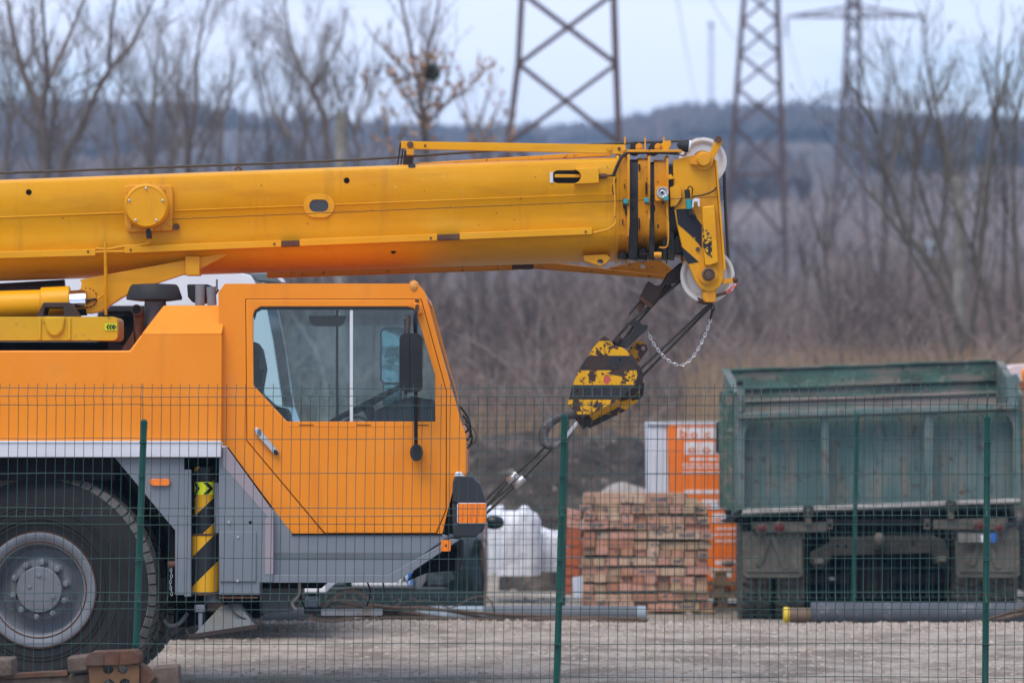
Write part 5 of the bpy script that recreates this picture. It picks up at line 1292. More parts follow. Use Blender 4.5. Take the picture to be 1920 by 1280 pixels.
# tie-down sling from the hook to the front of the crane
slg = thing('wire_rope_sling', 'twin steel wire sling with silver ferrules between hook and crane bumper', 'wire sling', P(960,900,DH,.15))
for q, (a, b, c_, fe) in enumerate((((1022,838),(967,886),(918,940),(960,896)),((1036,840),(981,893),(916,952),(973,904)))):
    for h, dx in ((0,-2.2),(1,2.2)):
        M().tube([P(a[0],a[1],DH,.13), P(fe[0],fe[1],DH,.12), P(b[0]-18+dx,b[1]+16+dx*.8,DH,.11), P(c_[0]+dx*1.6-18*(1-q)*.2,c_[1]+dx*1.4,DH,.1), P(c_[0]-26+dx,c_[1]+28,DH,.08)], .0085, 8).ob('sling_rope', rope, slg, 0)
    u = (P(a[0],a[1],DH)-P(c_[0],c_[1],DH)).normalized(); c0_ = P(fe[0],fe[1],DH,.12)
    M().lathe([(.022,-.045),(.026,-.038),(.026,.038),(.022,.045)], c0_, u, 18).ob('ferrule', steel, slg, 0)
# ================================================================== fence in front
DFN = 27.7
HR = [726.5,742.5,758.5,822,887,951,966.5,982,1046,1111,1126,1141,1206,1269,1285,1300]      # rows of horizontal wires
FOLD = [742.5,966.5,1126,1285]
def fold(y, HRs, FO, amp):
    for f in FO:
        if abs(y-f) < 1: return amp
    return 0
def fence_panel(label, D, xa, xb, HRs, FO, pitch, top, bot, r_, mt, single, sag=0):
    cxp = (xa+xb)/2
    t_ = thing('mesh_fence', label, 'fence', P(cxp, bot, D), 'mesh panels of the front fence' if single else 'mesh panels of the rear fence')
    rr = random.Random(int(xa)+5)
    n = int(round((xb-xa)/pitch))
    vm = M(); 
    ys = [top]+HRs+[bot]
    def pth(px, tilt):
        pts = []
        for y in ys:
            k = fold(y, HRs, FO, -.035)
            pts.append(P(px+tilt*(y-top)/500+rr.uniform(-.35,.35), y+sag, D)+Vector((0,k+rr.uniform(-.002,.002),0)))
        return pts
    wob = M()
    for i in range(n+1):
        px = xa+(xb-xa)*i/n
        pts = pth(px, -8 if px < 700 else -6 if px < 1300 else -3)
        if single:
            pts[0].x += rr.uniform(-.002,.002)
            M().tube(pts, r_, 5, False).ob('vertical_wire', mt, t_, 0, fix=False)
        else: vm.tube(pts, r_, 4, False)
    for y in HRs:
        k = fold(y, HRs, FO, -.035); dz = rr.uniform(-.6,.6)
        o_ = -8 if xa < 700 else -6 if xa < 1300 else -3
        sh = o_*(y-top)/500
        m = M() if single else vm
        pts = [P(xa-4+sh+(xb-xa+8)*j/8, y+sag+dz+.8*math.sin(j*.9+y)+rr.uniform(-.3,.3), D)+Vector((0,k-r_*1.8,0)) for j in range(9)]
        m.tube(pts, r_*1.12, 5, False)
        if single: m.ob('horizontal_wire', mt, t_, 0, fix=False)
    if not single: kind(vm.ob('wire_mesh', mt, t_, 0, fix=False), 'stuff')
    return t_
PITCH = 17.66
names = ['leftmost green mesh fence panel crossing the crane wheel', 'green mesh fence panel in front of the crane cab', 'green mesh fence panel between the bricks and the dump truck', 'green mesh fence panel cut off at the right edge']
for lab, a, b, sg in zip(names, (-522,268.5,1058,1851.5), (265,1054.5,1850,2640), (0,.8,0,1.2)):
    a2, b2 = max(a,-60), min(b,1990)
    # keep the wire pitch of the whole panel
    k = PITCH
    a3 = a if a == a2 else b-k*math.ceil((b-a2)/k); b3 = b if b == b2 else a+k*math.ceil((b2-a)/k)
    fence_panel(lab, DFN, a3, b3, HR, FOLD, k, 718.5, 1372, .0020, wire_green, True, sg)
def post(label, D, xt, yt, xb, yb, r_, group, clips=()):
    t_ = thing('fence_post', label, 'fence post', P(xb,yb,D,.03), group)
    a = P(xt,yt+6,D,.035); b = P(xb,yb,D,.035)
    M().tube([b,a], r_, 16).ob('pole', fence_green, t_, 0)
    M().ball(a+Vector((0,0,.002)), r_*1.12, 14).ob('cap', fence_green, t_, 0)
    M().lathe([(r_*1.08,0),(r_*1.08,.014)], a-Vector((0,0,.03)), (0,0,1), 16).ob('cap_ring', fence_green, t_, 0)
    for y in clips:
        c_ = a.lerp(b, (y-yt)/(yb-yt))
        M().lathe([(r_*1.06,0),(r_*1.06,.006)], c_, (.04,0,1), 16).ob('tie_wire', rust, t_, 0)
    for y in (760,823,888,1047,1207):
        if D < 30:
            c_ = a.lerp(b, (y-yt)/(yb-yt)) if y > yt else None
            if c_: M().box(c_.x-.0225,c_.x+.0225,D-.003,D+.03,c_.z-.0035,c_.z+.0035).ob('clip', fence_green, t_, .003)
    return t_
G1 = 'posts of the front fence'
post('green fence post standing before the crane wheel', DFN, 269, 787, 249, 1372, .0195, G1, (983,1115))
post('green fence post standing before the hook and brick stack', DFN, 1058.5, 776, 1041, 1372, .0195, G1, (978,1106))
post('green fence post nearest the right edge', DFN, 1853, 779, 1847.5, 1372, .0195, G1, (983,1112))
# rear fence, beyond the gravel crest
DR = 40.5; q = DFN/DR
HR2 = [779,790,801,845,889,933,944,955,998,1009.5,1020,1064,1108,1119,1130,1152]
for lab, a, b in (('rear mesh fence panel behind the crane cab and dark car',521,1060),('rear mesh fence panel before the wrapped blocks and truck bed',1064,1603),('rear mesh fence panel before the right half of the truck',1607,2146)):
    b2 = min(b, 1990)
    fence_panel(lab, DR, a, a+12.0*math.ceil((b2-a)/12.0), HR2, [790,944,1009.5,1119], 12.0, 773, 1185, .0021, wire_green, False)
post('thinner green post of the rear fence, in front of the truck tailgate', DR, 1608, 772, 1599, 1190, .0195, 'posts of the rear fence')
post('green post of the rear fence hidden close behind the middle front post', DR, 1063, 772, 1054, 1190, .0195, 'posts of the rear fence')

# ================================================================== rusty crawler track lying in front of the fence
DT = 26.4
tk = thing('crawler_track', 'rusty crawler track pieces with round holes lying before the wheel', 'crawler track', P(150,1300,DT))
muddy = mat('muddy_rust', (.085,.062,.05), .9, layers=[(7,.4,.65,(.16,.13,.105),.9),(20,.5,.7,(.05,.035,.028),.8)], bump=(18,.6,.02))
M().pp([(163,1228),(172,1222),(254,1219),(262,1228),(262,1243),(240,1246),(160,1248)], DT, DT-.02, DT+.25).ob('track_shoe', rust, tk, .008)
for a in (192,220): M().r(a,1224,a+3,1246,DT,DT-.03,DT-.018).ob('shoe_grouser', rust, tk, .002)
M().pp([(165,1247.5),(256,1245),(261,1250),(261,1390),(180,1390)], DT, DT, DT+.06, holes=[oval(203,1254,10,9,16),oval(231,1253,10,9,16),oval(205,1281,10,9,16),oval(234,1280,10,9,16)]).ob('link_plate', mat('ochre_rust', (.17,.095,.045), .85, layers=[(9,.4,.7,(.09,.055,.035),.8)], bump=(26,.4,.01)), tk, .005)
M().pp([(124,1232),(164,1228),(166,1258),(126,1262)], DT, DT+.05, DT+.3).ob('track_shoe', muddy, tk, .012)
M().pp([(-60,1236),(22,1234),(23,1268),(-60,1272)], DT, DT+.05, DT+.3).ob('track_shoe', muddy, tk, .012)
M().pp([(-60,1268),(120,1258),(124,1262),(125,1268),(-60,1277)], DT, DT+.08, DT+.2).ob('track_rail', rust, tk, .004)
M().pp([(-60,1276),(125,1268),(170,1262),(178,1400),(-60,1400)], DT, DT+.1, DT+.3).ob('track_body', muddy, tk, .012)
M().pp([(262,1243),(292,1268),(262,1300)], DT, DT+.02, DT+.2).ob('track_gusset', rust, tk, .004)
M().pp([(285,1252),(332,1248),(336,1300),(334,1390),(262,1390),(264,1290)], DT, DT+.06, DT+.3).ob('track_shoe', muddy, tk, .012)
M().box(PX(-60,DT),PX(330,DT),DT+.05,DT+.4,-.02,PZ(1385,DT)).ob('track_underside', muddy, tk, .01)

# ================================================================== pipes and cables behind the gravel crest
DP = 39.35
pipe_mat = mat('dark_coated_pipe', (.075,.085,.10), .6, layers=[(3,.45,.7,(.05,.052,.058),.8),(9,.58,.68,(.20,.185,.165),.7)], bump=(14,.3,.01))
pb = thing('coated_pipe', 'thick dark coated pipe with yellow tipped end lying before the dump truck', 'pipe', P(1700,1172,DP))
M().lathe([(.098,0),(.098,3.4)], P(1520,1150,DP), (1,0,-.003), 32).ob('pipe_coating', pipe_mat, pb, .006)
M().lathe([(.064,0),(.064,.25)], P(1476,1153,DP), (1,0,-.003), 28).ob('bare_pipe_end', mat('brown_bare_pipe', (.16,.11,.075), .7, layers=[(8,.45,.7,(.10,.07,.05),.8)]), pb, 0)
M().lathe([(.066,0),(.070,.004),(.070,.042),(.066,.046)], P(1469,1153,DP), (1,0,0), 28).ob('end_cap', mat('yellow_end_cap', (.65,.48,.04), .6, layers=[(8,.5,.7,(.35,.26,.08),.8)]), pb, 0)
pc = thing('coated_pipe', 'blue grey pipe with pale end lying before the brick stack', 'pipe', P(1000,1172,DP))
M().lathe([(.068,0),(.068,1.27)], P(905,1150,DP), (1,0,.0), 28).ob('pipe_coating', mat('grey_pipe', (.12,.135,.15), .55, layers=[(5,.45,.7,(.085,.09,.095),.8)]), pc, .004)
pale_p = mat('pale_blue_pipe', (.25,.30,.33), .5, layers=[(4,.5,.7,(.27,.30,.31),.8)])
M().lathe([(.069,0),(.069,.58),(.06,.582)], P(780,1151,DP), (1,0,.0), 28).ob('pale_sleeve', pale_p, pc, .003)
M().lathe([(.066,0),(.066,.08)], P(1193,1150,DP), (1,0,.0), 28).ob('pale_end', pale_p, pc, .003)
M().ball(P(832,1155,DP,-.06), .055, 14).ob('end_bulge', pale_p, pc, 0)
pd = tag(M().lathe([(.09,0),(.09,1.1)], P(330,1158,DP), (1,0,0), 24).ob('steel_pipe', mat('dark_grey_pipe', (.06,.065,.07), .65), None, .004), 'dark pipe lying on the ground behind the crane jack', 'pipe')
rc = random.Random(4); DK = 38.75
def lay(px, y, lift=0): return Vector((PX(px,DK), DK+rc.uniform(-.12,.12), gz(PX(px,DK),DK)+lift))
cabs = [([(560,1160),(620,1166),(690,1160),(760,1157),(880,1160),(1000,1160),(1120,1161),(1215,1163)],.016),
        ([(600,1135),(640,1125),(690,1133),(740,1138),(800,1140),(880,1146),(960,1152),(1060,1157),(1200,1160)],.015),
        ([(620,1140),(700,1140),(770,1147),(820,1157),(900,1163),(1000,1165),(1130,1165),(1210,1166)],.018),
        ([(640,1128),(720,1141),(790,1138),(850,1146),(930,1160),(1020,1164),(1100,1164)],.013),
        ([(640,1150),(700,1148),(760,1152),(830,1160),(900,1165),(1000,1168)],.02),
        ([(735,1130),(745,1123),(752,1130),(742,1134),(760,1128),(775,1122),(785,1127),(800,1124),(830,1136),(850,1137),(880,1122),(905,1118),(920,1126),(928,1152)],.006)]
for i, (pl, r_) in enumerate(cabs):
    o = M().tube(spline([P(a,b,DK,rc.uniform(-.1,.1)) for a,b in pl],8), r_, 8).ob('steel_cable', rope_brown, None, 0)
    tag(o, ['thick rusty cable lying lowest along the gravel crest','rusty cable arching out from under the cab along the crest','rusty cable sinking to the gravel right of the cab','rusty cable crossing over the other cables below the car plate','thickest rusty cable end in the tangle under the cab','thin brown wire curling in front of the dark car bumper'][i], 'cable', 'rusty cables on the gravel crest')
cw = thing('wire_rope_coil', 'bundle of brown steel wire ropes at the right edge of the gravel', 'wire rope', P(1900,1172,DK))
for i in range(11):
    a = rc.uniform(0,14); M().tube(spline([P(1730+rc.uniform(0,90),1171+rc.uniform(-1,2),DK,rc.uniform(-.1,.1)),P(1840,1166-a*.5+2,DK,rc.uniform(-.1,.1)),P(1890,1160-a,DK,rc.uniform(-.1,.1)),P(1950,1154-a*1.6,DK,rc.uniform(-.1,.1)),P(2030,1160-a,DK,rc.uniform(-.1,.1))],6), .011, 7).ob('rope_strand', rope_brown, cw, 0)

# ================================================================== dump truck seen from behind
DD = 42.4
trk = thing('dump_truck', 'dirty green dump truck seen from behind', 'dump truck', P(1640,1169,DD,2))
def tp(m, name, mt, bev=.006): return m.ob(name, mt, trk, bev)
tgreen = mat('faded_green_paint', (.085,.165,.13), .7, layers=[(2,.42,.62,(.055,.085,.072),.85),(4,.5,.62,(.22,.17,.145),.75,(.5,1,2)),(13,.57,.64,(.27,.25,.21),.7),(20,.61,.66,RUST,.8)], bump=(9,.2,.01))
tgreen_d = mat('dusty_blue_green_paint', (.085,.145,.14), .75, layers=[(1.4,.42,.62,(.15,.19,.175),.85),(4,.5,.64,(.19,.165,.135),.8,(2.4,1,.4)),(9,.58,.66,(.05,.07,.065),.7,(2,1,.5)),(16,.6,.66,RUST,.7)], bump=(7,.2,.01))
tworn = mat('worn_pinkish_green', (.34,.275,.24), .7, layers=[(4,.46,.62,(.14,.21,.17),.9,(.4,1,2)),(9,.55,.7,(.24,.14,.12),.8)], bump=(12,.2,.01))
dusty = mat('dusty_rubber', (.125,.11,.09), .9, layers=[(3,.42,.62,(.07,.062,.052),.9),(9,.55,.65,(.17,.15,.125),.7)], bump=(12,.3,.01))
dusty_frame = mat('dusty_frame', (.045,.040,.035), .9, layers=[(5,.4,.7,(.02,.018,.017),.8)], bump=(12,.3,.01))
lip = mat('pale_worn_lip', (.40,.375,.345), .75, layers=[(6,.45,.65,(.25,.225,.20),.8)])
def tl_(x, dy=0): return -.0357*(x-1362)+dy               # the bed leans: rises to the right
def tq(x, y): return (x, y+tl_(x))
DE = DD+3.3
tp(M().pp([tq(1362,692),tq(1869,691),tq(1869,728),tq(1362,728)], DE, DE+.02, DE+.06), 'headboard', tgreen)
tp(M().pp([tq(1362,728.5),tq(1869,728.5),tq(1869,752),tq(1362,752)], DE, DE+.03, DE+.06), 'headboard', tgreen)
tp(M().pp([tq(1362,752.5),tq(1869,752.5),tq(1869,900),tq(1362,900)], DE, DE+.025, DE+.06), 'headboard', tworn)
for y in (691,727,751): tp(M().pp([tq(1362,y),tq(1869,y),tq(1869,y+4.5),tq(1362,y+4.5)], DE, DE-.008, DE+.03), 'board_rib', tgreen if y != 751 else tworn, .004)
tp(M().pp([tq(1384,775),tq(1908,775),tq(1908,786),tq(1384,786)], DD, DD-.09, DD+.08), 'tailgate_top_rail', tgreen_d, .008)
# tailgate frame with rounded openings and recessed panels
fr_out = [tq(1383,786.3),tq(1910,786.3),tq(1914,952),tq(1394,969),tq(1384,960)]
def opening(a, b, y0, y1, rl, rr_):
    pts = [(a,y1),(a,y0+rl)]
    if rl: pts += [(a+rl-rl*math.cos(R(t)), y0+rl-rl*math.sin(R(t))) for t in (18,36,54,72)]
    pts += [(a+rl,y0),(b-rr_,y0)]
    if rr_: pts += [(b-rr_+rr_*math.sin(R(t)), y0+rr_-rr_*math.cos(R(t))) for t in (18,36,54,72)]
    pts += [(b,y0+rr_),(b,y1)]
    return [tq(*p) for p in pts]
ops = [opening(1395,1539,790,952,30,0), opening(1553,1733,790,952,0,0), opening(1750,1900,790,952,0,34)]
tp(M().pp(fr_out, DD, DD-.02, DD+.04, holes=ops), 'tailgate_frame', tgreen_d, .008)
tp(M().pp([tq(1386,788),tq(1906,788),tq(1906,956),tq(1390,964)], DD, DD+.15, DD+.19), 'tailgate_panel', tgreen_d, 0)
for a in (1539,1733): tp(M().pp([tq(a+1,788),tq(a+14,788),tq(a+15,953),tq(a+2,953)], DD, DD-.045, DD-.02), 'tailgate_rib', tgreen_d, .006)
tp(M().pp([tq(1392,955),tq(1912,953),tq(1912,961),tq(1392,964)], DD, DD-.06, DD+.1), 'tailgate_lip', lip, .008)
def side(xn, xf, yn0, yn1, yf0, yf1, w):
    A = [P(xn,yn0,DD,.07),P(xn,yn1,DD,.07)]; B_ = [P(xf,yf0,DE),P(xf,yf1,DE)]; o = Vector((w,0,0))
    return M().add([A[0],A[1],B_[1],B_[0],A[0]+o,A[1]+o,B_[1]+o,B_[0]+o], [(0,1,2,3),(7,6,5,4),(0,3,7,4),(1,5,6,2),(0,4,5,1),(3,2,6,7)])
tp(side(1383,1357,736,966,693,950,.06), 'bed_side', tgreen)
tp(side(1384,1359,734,738,691,695,-.03), 'bed_side_rim', tgreen, .004)
for k in (.25,.5,.75):
    xr = 1383+(1357-1383)*k; Dk = DD+3.3*k; M().box(PX(1382,DD)-.05,PX(1382,DD)+.01,Dk,Dk+.1,PZ(960,DD)+.0,PZ(730,DD)).ob('side_rib', tgreen, trk, .004)
tp(side(1906,1868,738,948,676,930,.07), 'bed_side', tgreen)
tp(M().pp([(1382,716),(1396,716),(1397,772),(1384,774)], DD, DD-.03, DD+.1), 'tailgate_hinge', tgreen_d, .01)
tp(M().pp([(1380,714),(1393,714),(1393,722),(1380,722)], DD, DD-.04, DD+.0), 'hinge_pin', black, .004)
tp(M().pp([(1886,704),(1908,700),(1910,756),(1890,766)], DD, DD-.03, DD+.1), 'tailgate_hinge', tgreen_d, .01)
tp(M().pp(rrect(1341,790,1363,850,5), DE, DE-.2, DE-.1), 'side_mirror', black, .02)
tp(M().pp([(1360,790),(1372,786),(1372,850),(1360,830)], DE, DE-.1, DE+.0), 'mirror_arm', black, .01)
# below the bed
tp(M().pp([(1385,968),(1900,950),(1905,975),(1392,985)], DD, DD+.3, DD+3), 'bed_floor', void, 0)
tp(M().pp([(1392,952),(1402,952),(1370,980),(1356,979),(1363,966)], DD, DD-.02, DD+.05), 'bed_corner_flap', black, .004)
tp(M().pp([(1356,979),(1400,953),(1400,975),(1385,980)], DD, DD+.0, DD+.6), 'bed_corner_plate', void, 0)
for a, b in ((1505,950),(1772,940)):
    h_ = tp(M().pp(rrect(a,b-2,a+20,b+18,3), DD, DD-.07, DD+.0, holes=[oval(a+10,b+5,4,3,10)]), 'tailgate_latch', dusty_frame, .004)
    M().pp([(a+4,b+18),(a+15,b+18),(a+16,b+32),(a+5,b+32)], DD, DD-.06, DD).ob('latch_hook', dusty, h_, .004)
tp(M().pp([(1408,978),(1550,978),(1550,996),(1420,998),(1410,990)], DD, DD+.0, DD+.08), 'lamp_beam', dusty, .008)
tp(M().pp([(1750,974),(1890,970),(1888,988),(1870,994),(1750,992)], DD, DD+.0, DD+.08), 'lamp_beam', dusty, .008)
tp(M().r(1550,975,1745,986,DD,DD+.15,DD+.3), 'cross_tube', dusty_frame, .01)
for a, b, r_ in ((1428,990,8),(1461,988,9.5),(1834,984,8.5),(1872,988,8)):
    l_ = tp(M().lathe([(L(r_+2,DD),.05),(L(r_+2,DD),0)], P(a,b,DD,-.035), (0,1,0), 20), 'tail_lamp', dusty, .003)
    M().lathe([(L(r_,DD),.03),(L(r_,DD),0),(L(r_*.6,DD),-.012),(.01,-.016)], P(a,b,DD,-.04), (0,1,0), 20).ob('red_lens', red_lens, l_, 0)
for a, b in ((1392,1506),(1792,1914)):
    y0 = 998 if a < 1500 else 994
    fl = tp(M().pp([(a,y0),(b-2,y0),(b,1078),(b-8,1083),(a+8,1083),(a+2,1078)], DD, DD+.06, DD+.09), 'mud_flap', dusty, .004)
    M().bar(P(a+52,1002,DD,.05),P(a+30,1060,DD,.05),.05,.02).ob('flap_strut', dusty, fl, .003)
    M().bar(P(a+56,1002,DD,.05),P(a+82,1066,DD,.05),.05,.02).ob('flap_strut', dusty, fl, .003)
    M().r(a+8,1068,b-6,1072,DD,DD+.045,DD+.06).ob('flap_bead', dusty, fl, .003)
tyre_d = mat('dusty_tyre', (.12,.107,.09), .9, layers=[(9,.42,.6,(.055,.05,.045),.9,(.6,1,1.6))], bump=(18,.8,.03))
for a in (1420,1485,1820,1887):
    wy = DD+.75; r_ = .54
    c_ = Vector((PX(a,DD), wy, gz(PX(a,DD),wy)+r_-.02)); hw = .135
    tw = tp(M().lathe([(.3,-hw*.8),(r_-.05,-hw),(r_-.01,-hw*.92),(r_,-hw*.5),(r_,hw*.5),(r_-.01,hw*.92),(r_-.05,hw),(.3,hw*.8)], c_, (1,0,0), 40), 'tyre', tyre_d, 0)
    m = M()
    for i in range(44):
        an = 6.283*i/44; d = Vector((0,math.cos(an),math.sin(an)))
        for sx in (-1,1):
            p = c_+d*(r_+.006)+Vector((sx*hw*.5,0,0)); u = Vector((0,-math.sin(an),math.cos(an)))
            m.bar(p-Vector((hw*.42,0,0))+u*.02*sx, p+Vector((hw*.42,0,0))-u*.02*sx, .045, .03)
    kind(m.ob('tread_blocks', tyre_d, tw, 0, fix=False, smooth=0), 'stuff')
tp(M().r(1440,1080,1870,1100,DD,DD+.8,DD+1.0), 'rear_axle', dusty_frame, .02)
tp(M().ball(P(1645,1090,DD,.85), .2, 14), 'axle_differential', dusty_frame, 0)
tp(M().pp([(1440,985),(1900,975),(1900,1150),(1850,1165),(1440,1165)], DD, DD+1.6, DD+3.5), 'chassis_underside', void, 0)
tb = tp(M().pp([(1556,1006),(1745,1002),(1745,1036),(1562,1041)], DD, DD+.02, DD+.1, holes=[oval(1570,1023,4,3.5,10),oval(1586,1023,4,4,10),oval(1690,1020,3,3,10),oval(1712,1019,4,4,10)]), 'tow_beam', dusty_frame, .006)
tp(M().pp([(1520,1036),(1530,1030),(1552,1020),(1558,1010),(1562,1041),(1545,1064),(1530,1066),(1520,1055)], DD, DD+.0, DD+.12), 'frame_end', dusty_frame, .012)
tp(M().pp([(1746,1002),(1772,1012),(1780,1040),(1770,1062),(1752,1056),(1746,1036)], DD, DD+.0, DD+.12), 'frame_end', dusty_frame, .012)
for a, b in ((1527,1046),(1757,1042)): tp(M().r(a,b,a+17,b+10,DD,DD-.03,DD+.0), 'bumper_bracket', dusty, .004)
tp(M().ball(P(1648,1010,DD,-.02), .05, 10, (1,1,1.2)), 'tow_coupling', dusty, 0)
tp(M().r(1637,1004,1658,1030,DD,DD-.02,DD+.03), 'coupling_jaw', dusty_frame, .008)
for a in (1555,1738):
    tp(M().pp([(a-5,972),(a+7,972),(a+7,992),(a-5,992)], DD, DD+.02, DD+.1, holes=[rrect(a-2,980,a+4,988,1)]), 'chain_shackle', dusty, .003)
    tp(M().pp([(a-8,945),(a+6,945),(a+4,985),(a-4,985)], DD, DD+.12, DD+.25), 'lift_ram', dusty_frame, .006)
npl = tp(M().r(1796,998,1868,1016,DD,DD-.02,DD-.005), 'number_plate', mat('dirty_plate', (.20,.185,.165), .7, layers=[(5,.45,.65,(.12,.11,.10),.9)]), .002)
M().r(1856,998.5,1867.5,1015.5,DD,DD-.0235,DD-.019).ob('plate_blue_band', mat('plate_blue', (.03,.12,.42), .5), npl, 0)
M().r(1839,1002,1846,1015,DD,DD-.0235,DD-.019).ob('plate_digit', white_paint, npl, 0)
tp(M().ball(P(1569,1089,DD,.7), .022, 8, (1.5,1,.8)), 'axle_reflector', white_paint, 0)

# ================================================================== orange truck cab beyond, at the right edge
DO = 47.
ot = thing('orange_lorry', 'orange and white lorry cab showing at the right edge beyond the dump truck', 'lorry', P(2100,1120,DO,1))
M().pp([(1884,704),(1890,690),(1902,683),(1960,680),(2330,680),(2340,700),(2340,716),(1900,716)], DO, DO, DO+2.2).ob('cab_roof', mat('pinkish_white_paint', (.62,.50,.48), .5), ot, .03)
M().pp([(1914,692),(2336,692),(2344,900),(2344,1080),(1972,1080),(1960,730),(1917,716)], DO, DO-.02, DO+2.2).ob('cab_wall', orange, ot, .02)
M().pp([(1985,740),(2300,740),(2310,860),(1985,860)], DO, DO-.03, DO-.02).ob('window', black_glossy, ot, 0)
M().pp([(1886,704),(1912,704),(1914,716),(1888,716)], DO, DO+.0, DO+.4).ob('roof_lamp', pale_p, ot, .01)
for a in (1990,2250): M().lathe([(.5,0),(.5,.3)], (PX(a,DO),DO,gz(PX(a,DO),DO)+.5), (0,1,0), 28).ob('wheel', rubber, ot, .02)
M().r(1925,1080,2340,1110,DO,DO+.1,DO+2).ob('chassis', void, ot, 0)

# ================================================================== dark car behind the crane
DA = 41.6
car = thing('parked_car', 'dark green car parked nose on behind the crane cab', 'car', P(728,1175,DA,1.8))
cg = mat('dark_green_car_paint', (.004,.009,.010), .3, layers=[(3,.45,.7,(.014,.024,.025),.6)], coat=.25)
def car_ring(y, wb, wt, z0, z1, k=.06):
    xc = PX(728,DA)
    return [Vector((xc+a,y,b)) for a,b in ((-wb,z0),(-wb-.01,z0+(z1-z0)*.45),(-wt,z1-k),(-wt+k,z1),(wt-k,z1),(wt,z1-k),(wb+.01,z0+(z1-z0)*.45),(wb,z0))]
g0 = .24
M().loft([car_ring(DA,.74,.70,g0+.02,.62),car_ring(DA+.10,.83,.80,g0-.04,.70),car_ring(DA+.35,.845,.82,g0-.05,.84),car_ring(DA+1.25,.85,.82,g0-.05,.98),car_ring(DA+3.6,.85,.82,g0-.05,1.0),car_ring(DA+3.9,.80,.76,g0,.95)]).ob('body', cg, car, .02)
cb = M().loft([car_ring(DA+1.15,.80,.78,.95,1.0,.02),car_ring(DA+1.75,.76,.62,.95,1.40),car_ring(DA+3.1,.76,.62,.95,1.42),car_ring(DA+3.7,.78,.70,.95,1.02,.02)]).ob('cabin', cg, car, .02)
xc = PX(728,DA)
M().add([(xc-.62,DA+1.25,1.02),(xc+.62,DA+1.25,1.02),(xc+.55,DA+1.70,1.36),(xc-.55,DA+1.70,1.36)], [(0,1,2,3)]).ob('windscreen', black_glossy, cb, 0)
M().pp([(556,1108),(900,1108),(906,1118),(904,1137),(888,1140),(560,1140),(548,1128)], DA, DA-.06, DA+.15).ob('bumper', mat('grey_green_bumper', (.018,.028,.030), .5), car, .02)
M().pp([(575,1100),(830,1100),(842,1103),(828,1106),(575,1106)], DA, DA-.045, DA-.0).ob('bumper_moulding', mat('soft_grey_trim', (.06,.07,.072), .4), car, .01)
M().pp([(798,1070),(846,1068),(852,1085),(838,1096),(800,1096)], DA, DA-.02, DA+.02).ob('headlamp', mat('headlamp_glass', (.03,.04,.043), .15, layers=[(20,.45,.6,(.10,.11,.115),.6)]), car, .01)
M().pp([(600,1068),(648,1070),(648,1096),(610,1096),(600,1085)], DA, DA-.02, DA+.02).ob('headlamp', mat('headlamp_glass_b', (.10,.13,.14), .1), car, .01)
M().pp([(778,1070),(800,1068),(798,1088),(790,1100),(778,1100)], DA, DA-.03, DA+.0).ob('grille_trim', mat('silver_trim', (.20,.20,.20), .4, .3), car, .004)
npc = M().r(660,1071,775,1096,DA,DA-.075,DA-.06).ob('number_plate', mat('white_plate', (.74,.75,.76), .4), car, .002)
M().r(764,1071.5,774.5,1095.5,DA,DA-.0785,DA-.074).ob('plate_blue_band', mat('car_plate_blue', (.03,.16,.55), .5), npc, 0)
M().r(660,1096.5,775,1100,DA,DA-.07,DA-.05).ob('plate_holder', mat('plate_holder_grey', (.2,.2,.2), .5), npc, 0)
def text(s, px, py, D, y, hpx, mt, parent, name, sx=1.0):
    cu = bpy.data.curves.new(name, 'FONT'); cu.body = s; cu.size = L(hpx,D)*1.37; cu.extrude = .0008; cu.offset = L(hpx,D)*.03; cu.align_x = 'LEFT'
    o = bpy.data.objects.new(name, cu); COL.objects.link(o)
    dg = bpy.context.evaluated_depsgraph_get(); dg.update()
    me = bpy.data.meshes.new_from_object(o.evaluated_get(dg)); bpy.data.objects.remove(o)
    me.transform(Matrix.Translation((PX(px,D),y,PZ(py,D)))@Matrix.Rotation(R(90),4,'X')@Matrix.Diagonal((sx,1,1,1)))
    me.materials.clear(); me.materials.append(mt)
    return link(name, me, parent)
text('TA', 741, 1092, DA, DA-.0775, 15, mat('plate_black', (.03,.03,.03), .5), npc, 'plate_letters', .9)
text('E', 766, 1094, DA, DA-.081, 8, white_paint, npc, 'plate_letters')
for s_ in (-1,1):
    xm = xc+s_*.92
    mi = M().ball((xm,DA+1.35,.895), .105, 12, (.95,.55,.62)).ob('door_mirror', cg, car, 0)
    M().bar((xc+s_*.82,DA+1.35,.86),(xm,DA+1.35,.88),.05,.05).ob('mirror_foot', cg, mi, 0)
    M().ball((xm+s_*.085,DA+1.30,.90), .02, 8, (.6,1,1.8)).ob('mirror_edge', chrome, mi, 0)
    for yy in (DA+.75, DA+3.1): M().lathe([(.29,-.09),(.31,-.07),(.31,.07),(.29,.09)], (xc+s_*.74,yy,gz(xc,yy)+.30), (1,0,0), 28).ob('wheel', rubber, car, 0)
M().box(xc+.83,xc+.865,DA+.02,DA+.35,.70,.92).ob('wing_edge', mat('scraped_wing', (.35,.27,.26), .5, layers=[(10,.5,.6,(.1,.08,.08),.9)]), car, .01)

